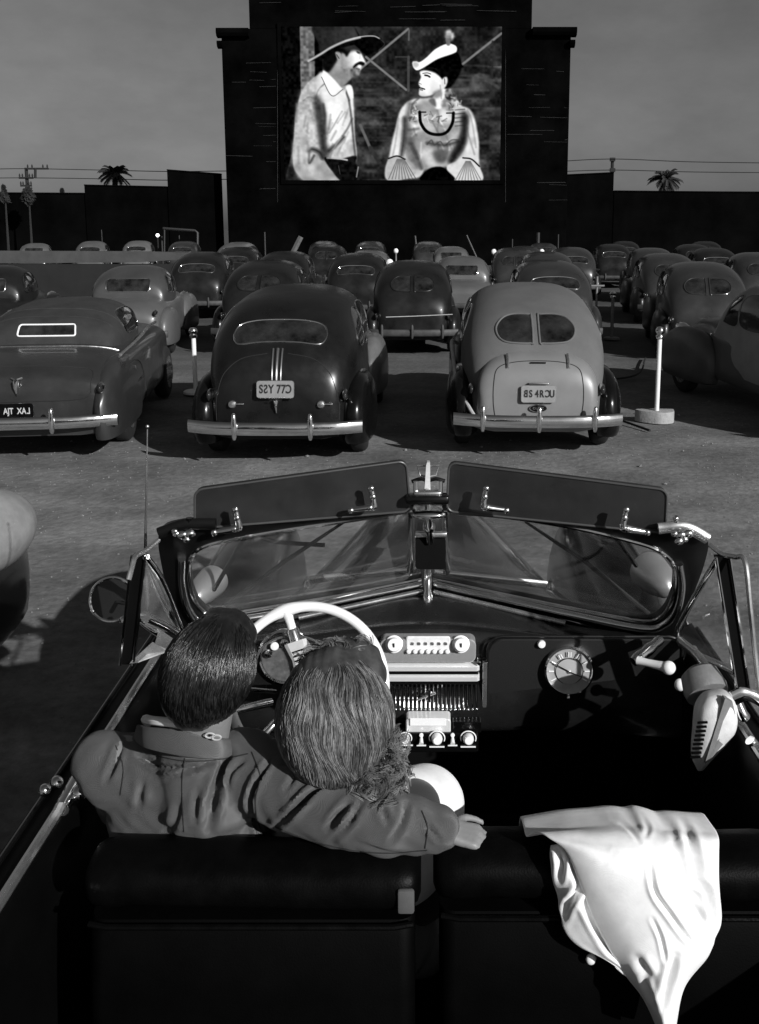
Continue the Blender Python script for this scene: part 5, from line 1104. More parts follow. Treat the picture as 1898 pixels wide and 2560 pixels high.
vent([(318, 1212, 2.42), (350, 1260, 2.52), (385, 1345, 2.70), (398, 1392, 2.74), (360, 1386, 2.66), (320, 1365, 2.58), (300, 1350, 2.5)], ((303, 1208, 2.42), (276, 1446, 2.50)), [(345, 1175, 2.47), (320, 1196, 2.43), (296, 1210, 2.38), (288, 1232, 2.36), (280, 1262, 2.34)], -1)
strip([(322, 1232, 2.50), (350, 1300, 2.60), (398, 1385, 2.76)], .010, 'vent_brace', CHROME)
m = MB(); m.tube(cr([P(312, 1345, 2.56), P(350, 1362, 2.64), (P(385, 1385, 2.72))], 10), .020, 12); m.build('spotlight_bracket', CHROME, cv)
# round mirror on the left, edge-lit ring
mq = P(244, 1304, 2.72); mn = Vector((.12, -1, .35)).normalized(); q_ = mn.to_track_quat('Z', 'Y').to_matrix(); rm = 46/F*2.9
m = MB(); m.tube([mq+q_ @ Vector((rm*math.cos(t), rm*math.sin(t), 0)) for t in np.linspace(0, 2*math.pi, 48, endpoint=False)], .0052, 8, True); rg = m.build('side_mirror', CHROME, cv)
m = MB(); m.lathe([(rm*.96, -.002), (rm*.96, .0), (0, .001)], mq, mn, 36); m.lathe([(rm*.97, -.003), (rm*.7, -.02), (0, -.03)], mq, mn, 36); m.build('mirror_face', mat('dark_mirror', .03, .15, .6), rg, sharp=30)
m = MB(); m.tube([mq+Vector((.02, -.01, -.005)), P(290, 1315, 2.58)], .006, 8); m.ell(P(270, 1350, 2.6), (.014, .012, .014)); m.tube([P(275, 1348, 2.6), P(296, 1330, 2.55)], .008, 8); m.build('mirror_arm', CHROME, rg)
# crumpled bright pane edges on the left
for a_, b_, c_, d_ in (((345, 1372, 2.62), (388, 1402, 2.66), (372, 1420, 2.58), (335, 1405, 2.56)), ((330, 1400, 2.56), (360, 1420, 2.56), (300, 1442, 2.5), (282, 1444, 2.48)), ((296, 1212, 2.44), (288, 1232, 2.44), (282, 1262, 2.46), (298, 1268, 2.46))):
    q = [P(*z) for z in (a_, b_, c_, d_)]; m = MB(); t = Vector((.002, .004, .003)); m.loft([q, [z+t for z in q]]); m.build('glass_edge_plate', CHROME_D, cv, False)
# antenna on the left cowl
a, b = P(321, 928, 3.15), P(316, 1215, 3.15); m = MB(); m.tube([b+Vector((0, 0, -.25)), b, a.lerp(b, .5), a.lerp(b, .02)], [.008, .006, .0035, .002], 8); m.ell(a, (.006,)*3); m.build('antenna', CHROME_D, cv)
# hood ornament
o0 = P(930, 1062, 4.62); m = MB(); a = P(932, 1004, 4.60)
m.loft([[a.lerp(o0, q)+Vector((w_*u, l_*v, 0)) for u, v in ((-1, -1), (1, -1), (1, 1), (-1, 1))] for q, w_, l_ in ((0, .006, .02), (.1, .010, .03), (.6, .012, .05), (1, .016, .09))]); orn = m.build('hood_ornament', PALE, cv, sharp=30)
m = MB(); pg = [P(908, 1013, 4.6), P(956, 1013, 4.6), P(950, 1034, 4.6), (P(932, 1038, 4.6)), P(914, 1034, 4.6)]; m.tube(pg, .005, 6, True); m.build('ornament_ring', CHROME_D, orn)
m = MB(); m.tube(cr([P(896, 1048, 4.58), P(915, 1042, 4.58), P(932, 1045, 4.58), P(950, 1042, 4.58), P(968, 1047, 4.58)], 16), [.010]*16, 8); m.build('ornament_wing', BLACK, orn)
# --- seat backs
def seat(x0, x1, lab, dz=0):
    sb = bpy.data.objects.new('seat_back', None); COL.objects.link(sb); sb.parent = cv; wl = ((x0+x1)/2, 1.70, .35); sb.location = [a-b for a, b in zip(wl, ORG)]; sb['org'] = wl; sb['label'] = lab
    def xs(k, n_): return x0+(x1-x0)*k/n_
    def rsec(Y0, z0, ry, rz, e=.85, n=18): return lambda s_: [(Y0+ry*s_*math.copysign(abs(math.cos(a))**e, math.cos(a)), z0+rz*s_*math.copysign(abs(math.sin(a))**e, math.sin(a))) for a in np.linspace(0, 2*math.pi, n, endpoint=False)]
    f = rsec(1.705, 1.068+dz, .075, .052); m = MB(); rg = []
    for x, s_ in [(x0, .55), (x0+.006, .8), (x0+.02, .95), (x0+.045, 1)]+[(xs(k, 10), 1) for k in range(1, 10)]+[(x1-.045, 1), (x1-.02, .95), (x1-.006, .8), (x1, .55)]: rg.append([(x, y, z+.004*math.sin(x*9)) for y, z in f(s_)])
    m.loft(rg); m.build('top_roll', LEATHER, sb)
    for z, Y in ((1.012+dz, 1.628),): m = MB(); m.tube([(x0+.015, Y, z), (x0+.05, Y-.006, z-.002), (x1-.05, Y-.006, z-.002), (x1-.015, Y, z)], .006, 8); m.build('piping', LEATHER, sb)
    m = MB(); rg = []
    for Y, z, t_ in ((1.64, 1.012+dz, .12), (1.622, .99+dz, .14), (1.60, .85, .16), (1.57, .6, .18), (1.56, .4, .18)):
        rg.append([(x, y, z) for x, y in rrect(x0+.012, Y, x1-.012, Y+t_, .03)])
    m.loft(rg); m.build('back_panel', LEATHER_P, sb, sharp=50)
    m = MB(); m.box(((x0+x1)/2, 2.05, .5), (x1-x0-.02, .55, .2), bev=.05); m.build('cushion', LEATHER, sb)
    return sb
seat(-.66, -.012, 'left front seat back behind the man in the dark jacket', -.018)
seat(.012, .70, 'right front seat back with the white coat thrown over it')
m = MB(); a = P(868, 1866, 1.6); m.box((a.x+.012, 1.629, 1.042), (.032, .012, .05), bev=.005); tag(m.build('seat_tag', mat('worn_cloth', .07, .9, var=.3)), 'small grey cloth patch at the inner end of the left seat roll', 'patch')
# --- drive-in speaker hooked over the right door
dsx = thing('hanging_speaker', 'pale teardrop-shaped speaker with dark slots, hooked on the right door', 'speaker', tuple(P(1550, 1580, 2.28)))
SPK = mat('cast_aluminium', .66, .5, .1, var=.12, nscale=40, bump=.15, bscale=300); SPK2 = mat('cast_aluminium_dull', .22, .5, .3, var=.15, nscale=40, bump=.15, bscale=300)
sil = [(1560, 1512), (1535, 1520), (1518, 1548), (1513, 1600), (1510, 1640), (1513, 1665), (1523, 1678), (1545, 1655), (1585, 1612), (1601, 1585), (1604, 1550), (1598, 1525), (1582, 1512)]
SY = 2.26; ol = [Vector(tuple(q)) for q in cr([P(x, y, SY) for x, y in sil], 56, True)]
rid0, rid1 = P(1577, 1516, SY-.035), P(1534, 1660, SY-.02)
def inner(s_, dpt):
    c = P(1556, 1585, SY); return [c+(q-c)*s_+Vector((0, -dpt, dpt*.25)) for q in ol]
m = MB(); m.loft([[q+Vector((0, .05, .0)) for q in inner(.8, 0)], [q+Vector((0, .03, 0)) for q in ol], ol, inner(.96, .012), inner(.75, .024), inner(.35, .030)]); m.build('speaker_shell', SPK, dsx, sharp=60)
m = MB(); t_ = [(1578, 1520), (1594, 1527), (1600, 1552), (1597, 1583), (1582, 1609), (1550, 1648), (1534, 1662), (1556, 1590)]
c3 = [P(x, y, SY-.034+.012*(i_ in (1, 2, 3, 4))) for i_, (x, y) in enumerate(t_)]; m.loft([c3, [q+Vector((0, .02, 0)) for q in c3]]); m.build('side_facet', SPK2, dsx, False)
for k in range(9):
    q = P(1531-k*1.9, 1572+k*9.4, SY-.026); m = MB(); m.tube([q+Vector((-.014, .004, -.003)), q+Vector((.008, -.006, .004))], .0032, 6); m.build('slot', BLACKM, dsx)
m = MB(); m.lathe([(.0, -.005), (.055, 0), (.058, .02), (.05, .06), (.03, .075), (0, .08)], P(1540, 1512, 2.33), (-.15, .75, .5), 26); m.build('speaker_neck', SPK2, dsx)
m = MB(); m.tube(cr([P(1588, 1518, 2.28), P(1612, 1508, 2.30), P(1640, 1516, 2.3), P(1665, 1530, 2.3)], 16), [.016]*16, 10, flat=.6); m.build('hook_arm', CHROME, dsx)
m = MB(); m.tube(cr([P(1606, 1532, 2.26), P(1615, 1552, 2.25), P(1622, 1562, 2.25)], 8), [.014]*8, 10); m.tube(cr([P(1632, 1610, 2.2), P(1645, 1625, 2.2), P(1660, 1650, 2.2)], 8), [.014]*8, 10); m.build('hook_clip', CHROME, dsx)
# ------------------------------------------------------------------ the couple
SKIN = mat('skin', .20, .5, var=.08, bump=.1, bscale=80); LIP = mat('lips', .12, .4)
MATS_ = 0
JACK = weave('dark_wool_jacket', .072, 260, .7); SKIRT = weave('white_cotton_skirt', .80, 300, .2, .8); DRESS = weave('dark_dress', .02, 300)
COLLAR = mat('shirt_collar', .75, .7)
def frame3(yaw, pitch, roll):
    return (Matrix.Rotation(yaw, 3, 'Z') @ Matrix.Rotation(pitch, 3, 'X') @ Matrix.Rotation(roll, 3, 'Y'))
def head_parts(mb, c, M, s=1.0):
    """skull with brow, cheeks, nose, mouth, chin and ears; local +Y is where the face looks"""
    c = Vector(c); T = lambda x, y, z: c+M @ Vector((x*s, y*s, z*s))
    def E(p, r): mb.ell(T(*p), [q*s for q in r], M, 20, 14)
    E((0, -.012, .022), (.074, .094, .092)); E((0, .030, -.030), (.060, .062, .085)); E((0, .058, -.092), (.030, .028, .024))
    for d in (-1, 1):
        E((d*.040, .060, -.030), (.024, .022, .026)); E((d*.030, .080, .022), (.026, .014, .010)); E((d*.079, -.004, -.012), (.009, .020, .032)); E((d*.083, -.010, .002), (.007, .014, .016)); E((d*.045, .02, -.075), (.022, .04, .022))
    mb.cap(T(0, .086, .012), T(0, .112, -.028), .009*s, .013*s, 10); E((0, .094, -.058), (.024, .010, .006)); E((0, .090, -.070), (.020, .010, .006))
def eyes(par, c, M, s=1.0):
    for d in (-1, 1):
        m = MB(); m.ell(Vector(c)+M @ Vector((d*.032*s, .078*s, .004*s)), (.0125*s,)*3, M, 16, 12); e_ = m.build('eye', mat('eye_white', .7, .2), par)
        m = MB(); m.ell(Vector(c)+M @ Vector((d*.032*s, .0875*s, .004*s)), (.005*s, .004*s, .005*s), M, 12, 8); m.build('iris', BLACK, e_)
def hand(mb, w_, dirv, upv, s=1.0, curl=.5, flip=1):
    """palm and five fingers; w_ wrist, dirv along the hand, upv out of the back of the hand"""
    d = Vector(dirv).normalized(); u = (Vector(upv)-Vector(upv).project(d)).normalized(); x = d.cross(u)*flip; w_ = Vector(w_)
    for k, off in enumerate((-.027, -.009, .009, .026)):
        a = w_+d*.012*s+x*off*.7*s; b = w_+d*(.082-.004*abs(k-1))*s+x*off*s; mb.cap(a, b, .0145*s, .0115*s, 10)
        L = (.040, .045, .042, .033)[k]*s; p = b; ang_ = .15
        for j, q in enumerate((1, .72, .55)):
            ang_ += curl*(.8 if j else .5); dd = d*math.cos(ang_)-u*math.sin(ang_); e = p+dd*L*q; r0 = (.0088-.0009*j)*s; mb.cap(p, e, r0, r0*.9, 10); p = e
    a = w_+d*.022*s-x*.026*s; b = a+(d*.6-x*.8-u*.15).normalized()*.040*s; mb.cap(a, b, .0135*s, .0100*s, 10); e = b+(d*.9-x*.35-u*.35).normalized()*.030*s; mb.cap(b, e, .0098*s, .0082*s, 10)
    mb.cap(e, e+(d*.95-x*.1-u*.4).normalized()*.022*s, .0085*s, .007*s, 10)
def clumped(par, nm, c, M, rad, n, L, fn, tones, r, seg, seed, rootf, jit=.1):
    for i, (mt, lo, hi) in enumerate(tones):
        def rf(p, lo=lo, hi=hi):
            k = .5+.5*math.sin(23*math.atan2(p[0], -p[1])+5*math.sin(6*p[2])+3*math.sin(9*p[0])); return rootf(p) and lo <= k+.25*math.sin(51*p[0]+37*p[2]) < hi
        hair(par, nm, c, M, rad, n, L, fn, mt, r, seg, seed+i, rf, jit)
def hair(par, nm, c, M, rad, n, L, fn, mt, r=.0011, seg=9, seed=1, rootf=None, jit=.25):
    """many fine strands as tapered ribbons of real thickness following flow fn"""
    rg = np.random.default_rng(seed); V = []; Fc = []; c = np.array(tuple(c)); Mn = np.array([list(q) for q in M])
    for i in range(n):
        p = rg.normal(size=3); p /= np.linalg.norm(p)
        if rootf and not rootf(p): continue
        q = p.copy(); pts = []; tw = rg.normal(size=3)*jit; LL = L*rg.uniform(.65, 1.15); lift = rg.uniform(.0, .055)
        for k in range(seg):
            t = k/(seg-1); pts.append(c+Mn @ (q*np.array(rad)*(1+lift*math.sin(min(t*1.4, 1)*math.pi)*.8+.012*rg.normal()*.3)))
            d = fn(q, t)+tw*.35; st = LL/(seg-1); q = q+d*st
            nrm_ = np.linalg.norm(q); q = q/nrm_ if True else q
            if t > .999: break
        b = len(V); w_ = rg.normal(size=3); 
        for k in range(len(pts)):
            tan = pts[min(k+1, len(pts)-1)]-pts[max(k-1, 0)]; tan /= max(np.linalg.norm(tan), 1e-9); out = pts[k]-c; out /= np.linalg.norm(out); sx = np.cross(tan, out); ln = np.linalg.norm(sx); sx = sx/ln if ln > 1e-6 else w_
            rr = r*(1-.75*(k/(seg-1))**2); V += [pts[k]+sx*rr, pts[k]+out*rr, pts[k]-sx*rr]
        for k in range(len(pts)-1):
            a = b+3*k
            for j in range(3): e = (j+1) % 3; Fc.append((a+j, a+e, a+3+e, a+3+j))
    m = MB(); m.v = [tuple(v) for v in V]; m.f = Fc; return m.build(nm, mt, par, sharp=180)
HAIRD = mat('dark_hair', .006, .3, var=.4, nscale=30, spec=.9); HAIRW = mat('brown_hair', .13, .42, var=.6, nscale=22, spec=.5)
# --- man
man = thing('person', 'man with dark combed hair in a dark wool jacket, arm stretched around the woman', 'person', (-.47, 1.95, .55))
hc = P(456, 1462, 1.80); HM = frame3(R(-8), R(2), R(23))
S1, S2 = P(214, 1648, 1.88), P(532, 1668, 1.84)      # shoulders
elb = P(735, 1762, 1.735); wri = P(965, 1806, 1.705)
b = MB(); head_parts(b, hc, HM, 1.0)
nk = P(428, 1625, 1.83); b.cap(hc+Vector((-.005, -.015, -.06)), nk, .056, .062, 18); b.cap(nk, nk+Vector((0, .02, -.12)), .062, .09, 18)
b.cap(nk+Vector((0, .03, -.14)), (-.46, 1.93, .72), .105, .12, 18); b.cap(S1, S2, .05, .05); b.cap(S2, elb, .05, .042); b.cap(elb, wri, .040, .028)
b.cap(S1, Vector((-.70, 2.02, 1.0)), .05, .042); b.cap((-.70, 2.02, 1.0), (-.60, 2.25, 1.02), .042, .03)
b.cap((-.56, 1.95, .68), (-.58, 2.42, .66), .085, .065); b.cap((-.36, 1.95, .68), (-.38, 2.42, .66), .085, .065); b.cap((-.58, 2.42, .66), (-.58, 2.55, .36), .06, .045); b.cap((-.38, 2.42, .66), (-.38, 2.55, .36), .06, .045)
hd_ = (P(1040, 1822, 1.70)-wri).normalized(); hand(b, wri+hd_*.004, hd_, Vector((0, -.25, 1)), .80, .85, 1)
hand(b, Vector((-.60, 2.26, 1.025)), (.3, .9, .1), (0, -.2, 1), .9, .7, -1)
body = remesh(b, 'body', SKIN, .0045, man, 3, .5); eyes(man, hc, HM)
# jacket
j = MB(); j.cap(S1+Vector((.035, .0, -.03)), S2+Vector((-.02, 0, -.025)), .078, .086, 20)
j.ell((S1+S2)/2+Vector((.035, .02, -.13)), (.185, .115, .17)); j.ell((S1+S2)/2+Vector((.035, .04, -.34)), (.165, .125, .24))
j.cap(nk+Vector((0, -.006, -.035)), nk+Vector((.02, 0, -.09)), .078, .11, 20)
mid = S2.lerp(elb, .5)+Vector((0, -.012, .0)); fa = elb.lerp(wri, .5)+Vector((0, -.004, .0))
j.cap(S2, mid, .080, .076, 20); j.cap(mid, elb, .076, .070, 20); j.cap(elb, fa, .070, .066, 20); j.cap(fa, wri+(elb-wri).normalized()*.012, .064, .046, 20)
j.ell(mid+Vector((-.01, -.0, .0)), (.075, .07, .07)); j.ell(elb.lerp(mid, .35)+Vector((0, .0, .018)), (.055, .05, .05)); j.ell(elb+Vector((.045, .01, .014)), (.045, .045, .045))
j.cap(S1+Vector((.01, 0, -.01)), (-.70, 2.02, 1.0), .066, .056, 18); j.cap((-.705, 2.02, 1.0), (-.61, 2.22, 1.02), .060, .045, 18); j.ell(S1+Vector((.02, -.015, -.02)), (.056, .056, .056))
CRE = [([(590, 1650), (560, 1700), (545, 1750), (560, 1800), (578, 1822)], 5, .016), ([(495, 1640), (478, 1690), (462, 1750), (455, 1800)], 9, .016),
       ([(690, 1715), (650, 1755), (610, 1790), (585, 1815)], 6, .014), ([(720, 1700), (670, 1730), (625, 1775)], 5, .010), ([(762, 1745), (735, 1775), (715, 1800)], 7, .012), ([(790, 1738), (760, 1790), (720, 1830)], 6, .008),
       ([(690, 1660), (650, 1680), (620, 1720)], 5, .008), ([(830, 1760), (845, 1790)], 6, .007), ([(885, 1750), (875, 1790), (850, 1830)], 6, .007), ([(640, 1640), (610, 1665)], 5, .006),
       ([(300, 1642), (350, 1668), (430, 1672)], 5, .014), ([(350, 1700), (420, 1672), (480, 1650)], 5, .009), ([(530, 1655), (505, 1680), (495, 1720)], 5, .009),
       ([(390, 1745), (380, 1790), (350, 1830)], 7, .008), ([(310, 1700), (300, 1760)], 7, .007), ([(430, 1720), (425, 1790)], 6, .007), ([(230, 1700), (250, 1660), (262, 1620)], 6, .009), ([(150, 1640), (180, 1600), (215, 1585)], 6, .006),
       ([(780, 1835), (840, 1855), (900, 1862)], 5, .006), ([(930, 1800), (960, 1830)], 5, .006)]
def jdef(co, no):
    x, y, z = co.T; k = np.sin(x*38+6*np.sin(z*17))*np.sin(z*44+5*np.sin(x*21)+y*20)*.0022+np.sin(x*90+z*60+4*np.sin(z*40))*.0008*np.sin(z*31+x*17)
    return creases(CRE, 1.35)(co+no*k[:, None], no)
jk = remesh(j, 'jacket', JACK, .0055, man, 9, .5, jdef, post=3)
# sewn seams lying on the jacket surface
jv = [v.co+Vector(tuple(man['org'])) for v in jk.data.vertices]; jb = BVHTree.FromPolygons(jv, [tuple(p.vertices) for p in jk.data.polygons])
def onsurf(bv_, x, y, off=.0008):
    o_ = Vector((0, 0, CAMZ)); d = (P(x, y, 2)-o_).normalized(); h = bv_.ray_cast(o_, d); return (h[0]-d*off) if h[0] is not None else None
for pl in ([(548, 1636), (566, 1690), (556, 1740), (562, 1790), (580, 1826)], [(402, 1650), (396, 1700), (398, 1760), (400, 1810)], [(600, 1800), (700, 1836), (820, 1856), (930, 1850)], [(320, 1640), (400, 1656), (480, 1652), (540, 1640)], [(918, 1764), (930, 1800), (925, 1846)], [(252, 1622), (268, 1670), (262, 1730)]):
    q = [onsurf(jb, a, b) for a, b in cr([(a, b, 0) for a, b in pl], 40)[:, :2]]; q = [z for z in q if z is not None]
    if len(q) > 4: m = MB(); m.tube(q, .0013, 5); m.build('seam', mat('seam_thread', .012, .9), jk)
# collar: a rolled band round the neck
cp = [P(x, y, Y) for x, y, Y in ((318, 1600, 1.93), (300, 1588, 1.86), (320, 1598, 1.78), (370, 1606, 1.745), (430, 1616, 1.74), (480, 1622, 1.765), (500, 1618, 1.82), (490, 1604, 1.90))]
cp = [Vector(tuple(q)) for q in cr(cp, 44)]; m = MB(); nb = nk+Vector((0, 0, -.02)); rg = []
for k, q in enumerate(cp):
    o_ = Vector((q.x-nb.x, q.y-nb.y, 0)).normalized(); e_ = math.sin(math.pi*min(max(k/43, .04), .96))**.5
    rg.append([q+o_*a*e_+Vector((0, 0, z*e_)) for a, z in ((-.008, .014), (-.003, .018), (.004, .014), (.009, -.004), (.014, -.024), (.010, -.028), (.003, -.010), (-.005, -.002))])
m.loft(rg); m.build('jacket_collar', JACK, man, sharp=70)
m = MB(); m.tube([q+Vector((-(q.x-nb.x)*.14, -(q.y-nb.y)*.14, .026)) for q in cp[3:-3]], .009, 8); m.build('shirt_collar', COLLAR, man)
for dx in (0, 14): m = MB(); q = P(458+dx, 1598+dx*.3, 1.735); m.tube([q+Vector((.009*math.cos(t), -.004, .005*math.sin(t))) for t in np.linspace(0, 6.0, 16)], .0018, 6); m.build('collar_chain', PALE, man)
# hair cap with nape, then strands combed back
m = MB(); m.ell(hc+HM @ Vector((0, -.018, .034)), (.082, .101, .095), HM, 28, 18); m.ell(hc+HM @ Vector((0, -.062, -.022)), (.066, .046, .072), HM, 24, 14); m.ell(hc+HM @ Vector((0, .03, .085)), (.062, .062, .036), HM, 20, 12)
hp = remesh(m, 'hair', HAIRD, .005, man, 8, .5, lambda co, no: co+no*(np.sin(co[:, 0]*150+co[:, 2]*30+2*np.sin(co[:, 2]*25))*.0016+np.sin(co[:, 0]*420+co[:, 2]*55)*.0006)[:, None])
def flow_m(q, t):
    d = np.array([.25*q[0]+.18, -.55 if q[2] > .2 else .05, -.75 if q[1] < .3 else .05]); return d-q*(d @ q)
clumped(hp, 'hair_strands', hc+HM @ Vector((0, -.022, .016)), HM, (.088, .106, .108), 12000, .95, flow_m, ((HAIRD, -9, .62), (mat('hair_sheen_strand', .022, .3, var=.5, nscale=30, spec=.9), .62, 9)), .00065, 9, 4, lambda p: p[2] > -.55 and not (p[1] > .5 and p[2] < .45) and not (abs(p[0]) > .8 and p[2] < -.1 and p[1] > -.2), .08)
# --- woman
wom = thing('person', 'woman with shoulder-length wavy hair leaning on the man, white skirt over her knees', 'person', (-.15, 1.95, .55))
wh_ = P(732, 1541, 1.815); WM = frame3(R(-14), R(-10), R(-10))
b = MB(); head_parts(b, wh_, WM, .95); wn = P(745, 1690, 1.86)
b.cap(wh_+Vector((0, -.01, -.06)), wn, .048, .052, 16); b.cap(wn, wn+Vector((0, .03, -.12)), .052, .08, 16); b.cap(wn+Vector((0, .03, -.12)), (-.10, 1.96, .72), .10, .12, 18)
b.cap(wn+Vector((-.12, .03, -.08)), wn+Vector((.14, .03, -.08)), .045, .045); b.cap(wn+Vector((.13, .03, -.08)), (-.02, 2.0, .90), .040, .033); b.cap((-.02, 2.0, .90), (-.16, 2.2, .84), .032, .023)
b.cap((-.02, 2.0, .66), (.0, 2.40, .70), .085, .062); b.cap((-.18, 2.0, .66), (-.16, 2.40, .70), .085, .062); b.cap((.0, 2.40, .70), (.02, 2.52, .38), .055, .04); b.cap((-.16, 2.40, .70), (-.16, 2.52, .38), .055, .04)
hand(b, Vector((-.165, 2.21, .84)), (-.3, .8, -.15), (0, .1, 1), .85, .5, 1)
remesh(b, 'body', SKIN, .0048, wom, 3, .5); eyes(wom, wh_, WM, .95)
m = MB(); m.cap(wn+Vector((-.12, .03, -.09)), wn+Vector((.15, .03, -.09)), .06, .06, 18); m.ell((-.08, 1.96, .92), (.18, .12, .20)); m.cap(wn+Vector((.12, .03, -.09)), (-.02, 2.0, .92), .050, .044, 16); remesh(m, 'dress_top', DRESS, .008, wom, 6)
m = MB(); k0, k1 = P(850, 1772, 1.90), P(925, 1722, 1.98); m.cap(k0+Vector((0, 0, -.03)), k1+Vector((.0, 0, -.035)), .125, .092, 24); m.cap(k0+Vector((-.14, 0, -.03)), k1+Vector((-.12, 0, -.04)), .12, .09, 24); m.cap(k1+Vector((0, .0, -.05)), k1+Vector((.02, .11, -.30)), .088, .10, 20); m.cap(k1+Vector((-.12, .0, -.05)), k1+Vector((-.12, .11, -.30)), .088, .10, 20)
m.ell(k0+Vector((-.06, 0, -.08)), (.20, .16, .13))
remesh(m, 'skirt', SKIRT, .010, wom, 10, .5, creases([([(880, 1690), (905, 1740), (915, 1780)], 8, .004), ([(975, 1680), (985, 1740)], 8, .004)]))
m = MB(); Hc = wh_
lob = [((0, -.012, .022), (.100, .112, .104)), ((-.045, -.030, -.070), (.055, .070, .075)), ((.050, -.030, -.070), (.056, .072, .074)), ((0, -.050, -.060), (.080, .060, .085)), ((.02, .045, .085), (.072, .06, .045)), ((.060, .03, .055), (.045, .055, .05)), ((.075, .0, -.125), (.030, .035, .030)), ((.095, .01, -.10), (.024, .028, .026)), ((.088, -.02, -.155), (.024, .028, .024)), ((-.03, .06, .095), (.038, .038, .030)), ((.03, .075, .09), (.035, .035, .028))]
for p_, r_ in lob: m.ell(Hc+WM @ Vector(p_), r_, WM, 24, 14)
def wv(co, no):
    q = (co-np.array(tuple(Hc))); return co+no*(np.sin(q[:, 0]*130+3*np.sin(q[:, 2]*22)+q[:, 2]*10)*.0012+np.sin(q[:, 0]*330+q[:, 2]*60)*.0010+np.sin(q[:, 2]*70+q[:, 0]*40)*.0012)[:, None]
HAIRK = mat('deep_brown_hair_and_gaps', .05, .5, var=.5, nscale=22, spec=.35); HAIRL = mat('light_brown_hair', .22, .4, var=.5, nscale=22, spec=.5)
wp_ = remesh(m, 'hair', HAIRK, .006, wom, 7, .5, wv)  # dark base under the strands paints in the shade of the gaps
def flow_w(q, t):
    d = np.array([.28*math.sin(7*q[2]+5*q[0]+4*q[1])+.10*q[0], -.35 if q[2] > .45 else .0, -1.0]); return d-q*(d @ q)
clumped(wp_, 'hair_strands', Hc+WM @ Vector((.004, -.024, -.016)), WM, (.115, .122, .128), 27000, 1.30, flow_w, ((HAIRK, -9, .35), (HAIRW, .35, .75), (HAIRL, .75, 9)), .00062, 10, 9, lambda p: p[2] > -.75 and not (p[1] > .55 and p[2] < .4), .07)
rg2 = np.random.default_rng(12); m = MB()
for k in range(220):      # loose curls: crown front, right cheek, nape
    z_ = k % 3; base = [Vector((rg2.uniform(-.06, .06), rg2.uniform(.0, .07), rg2.uniform(.085, .112))), Vector((rg2.uniform(.085, .115), rg2.uniform(-.05, .03), rg2.uniform(-.16, -.06))), Vector((rg2.uniform(.03, .13), rg2.uniform(-.08, .0), rg2.uniform(-.165, -.10)))][z_]
    r0 = rg2.uniform(.010, .020); ph = rg2.uniform(0, 6.28); ax = Vector(rg2.normal(size=3)).normalized(); ay = ax.orthogonal().normalized(); az_ = ax.cross(ay)
    pts = [Hc+WM @ (base+ax*(t*.006)+ay*r0*(1-t*.05)*math.cos(ph+t)+az_*r0*(1-t*.05)*math.sin(ph+t)) for t in np.linspace(0, 6, 18)]
    for s_ in range(9): o_ = Vector(rg2.normal(size=3))*.003; m.tube([q+o_ for q in pts], .0006, 3)
m.build('hair_curls', HAIRW, wom)
m = MB(); m.tube(cr([P(878, 1742, 1.73), P(896, 1752, 1.72), P(902, 1770, 1.715), P(912, 1780, 1.71), P(922, 1775, 1.71)], 20), .0022, 6); m.build('necklace_thread', IVORY, wom)

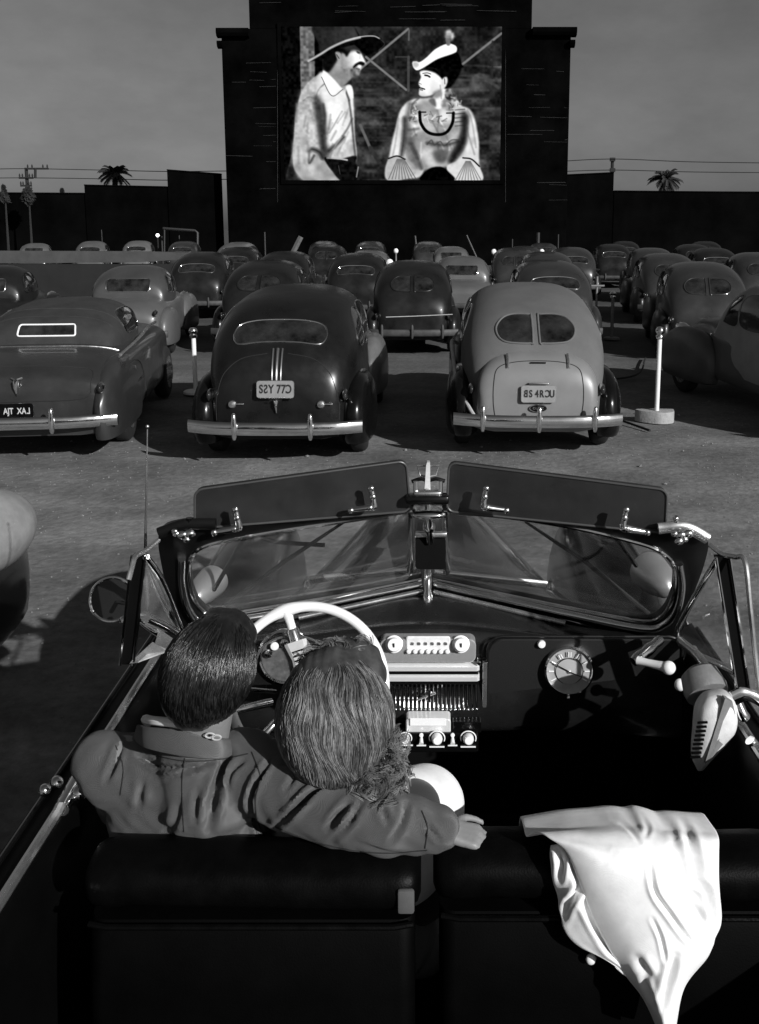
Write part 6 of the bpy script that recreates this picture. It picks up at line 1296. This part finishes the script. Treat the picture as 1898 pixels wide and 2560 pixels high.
# ------------------------------------------------------------------ white coat over the right seat back
COATM = weave('white_coat_cloth', .80, 330, .25, .75)
coat = thing('coat', 'white coat thrown over the top of the right front seat back', 'coat', (.30, 1.66, 1.12))
Lc = [(1143, 1818), (1172, 1812), (1196, 1826), (1228, 1850), (1250, 1895), (1275, 1960), (1300, 2020), (1335, 2085), (1365, 2130), (1400, 2175), (1432, 2245)]
Rc = [(1560, 1806), (1566, 1826), (1566, 1860), (1566, 1905), (1568, 1950), (1570, 1995), (1562, 2030), (1555, 2050), (1540, 2085), (1490, 2150), (1470, 2245)]
Yv = [1.672, 1.636, 1.612, 1.600, 1.590, 1.582, 1.575, 1.566, 1.556, 1.545, 1.53]
def sheet(nm, Lc, Rc, Yv, nu, nv, bulge, cre, over=True, par=coat, seed=0, lump=.003, th=.004, topcut=None):
    Ls = cr([(a, b, 0) for a, b in Lc], nv+1); Rs = cr([(a, b, 0) for a, b in Rc], nv+1); Ys = cr([(y, 0, 0) for y in Yv], nv+1)[:, 0]
    rr_ = np.random.default_rng(seed); ph = rr_.uniform(0, 6.28, 6); pts = []
    for jv in range(nv+1):
        t = jv/nv; row = []
        for iu in range(nu+1):
            u = iu/nu; x = Ls[jv, 0]*(1-u)+Rs[jv, 0]*u; y = Ls[jv, 1]*(1-u)+Rs[jv, 1]*u
            if topcut is not None: y += np.interp(x, topcut[0], topcut[1])*max(0, 1-t*5)**1.5
            Y = Ys[jv]-bulge*math.sin(math.pi*u)**.7*min(1, .25+t*2.0)
            Y += lump*(math.sin(5*u+ph[0]+2*t)*math.sin(3*t+ph[1])+.6*math.sin(11*u-4*t+ph[2])*t)
            row.append(P(x, y, Y))
        pts.append(row)
    if over:
        top = pts[0]; ex = []
        for (dy, dz) in ((.135, -.13), (.13, -.07), (.105, -.02), (.055, -.012), (.02, -.004)):
            ex.append([q+Vector((0, dy, dz)) for q in top])
        pts = ex+pts
    m = MB(); nV = len(pts)-1; m.grid(lambda u, v: pts[int(round(v*nV))][int(round(u*nu))], nu, nV); me = m.mesh(nm)
    me_no = np.array([v.normal[:] for v in me.vertices]); co = np.array([v.co[:] for v in me.vertices])
    view = co-np.array([0, 0, CAMZ]); sg = np.sign(-(me_no*view).sum(1)); me_no *= sg[:, None]
    co = creases(cre)(co, me_no); co -= np.array(tuple(par['org'])); me.vertices.foreach_set('co', co.ravel()); me.update()
    o = bpy.data.objects.new(nm, me); COL.objects.link(o); finish(o, COATM, True, 180); o.parent = par; o['org'] = tuple(par['org'])
    md = o.modifiers.new('s', 'SOLIDIFY'); md.thickness = th; md.offset = -1; sb = o.modifiers.new('b', 'SUBSURF'); sb.levels = 1; sb.render_levels = 1
    return o
_t = cr([(a, b, 0) for a, b in zip([1140, 1180, 1240, 1300, 1345, 1380, 1402, 1430, 1450, 1475, 1500, 1530, 1562], [0, -6, -14, -17, -20, -16, -19, -12, -5, -5, -3, 0, 2])], 60); TC = (_t[:, 0], _t[:, 1])
sheet('coat_panel', Lc, Rc, Yv, 90, 100, .045, [
    ([(1490, 1800), (1505, 1850), (1513, 1890), (1515, 1915)], 9, .020), ([(1510, 1912), (1535, 1935), (1545, 1975), (1552, 2040)], 7, .020), ([(1415, 1880), (1425, 1940), (1455, 1985), (1490, 2035), (1515, 2060)], 5, .008),
    ([(1330, 1780), (1365, 1800), (1392, 1832)], 4, .004), ([(1400, 1785), (1410, 1800), (1406, 1818)], 5, .006), ([(1420, 2000), (1438, 2040), (1448, 2090)], 4, .005), ([(1385, 2085), (1415, 2130)], 9, .007), ([(1460, 1800), (1475, 1830)], 9, .006), ([(1250, 1810), (1330, 1850)], 14, .004), ([(1470, 2080), (1455, 2140), (1440, 2200)], 8, .010), ([(1400, 2130), (1425, 2190)], 6, .008), ([(1500, 1960), (1535, 2010)], 6, .004)],
    True, topcut=TC, seed=3)
L2 = [(1198, 1838), (1196, 1860), (1198, 1885), (1203, 1920), (1212, 1950), (1218, 1985), (1222, 2010), (1235, 2038), (1262, 2062), (1310, 2085), (1352, 2110)]
R2 = [(1240, 1835), (1262, 1860), (1285, 1890), (1305, 1930), (1325, 1970), (1345, 2010), (1360, 2045), (1375, 2075), (1390, 2100), (1400, 2130), (1410, 2160)]
sheet('coat_lining', L2, R2, [1.635, 1.625, 1.618, 1.612, 1.607, 1.60, 1.594, 1.588, 1.582, 1.575, 1.568], 44, 60, .02, [([(1215, 1850), (1222, 1880), (1218, 1915)], 6, .012), ([(1250, 1880), (1262, 1930), (1240, 1960), (1225, 2000)], 7, .010), ([(1270, 1960), (1300, 2020), (1335, 2075)], 7, .012), ([(1240, 1960), (1262, 1935)], 5, .01)], False, seed=8, lump=.006)
m = MB(); m.ell(P(1286, 2087, 1.60), (.010, .006, .012), n=14, m=8); m.build('coat_button', IVORY, coat)
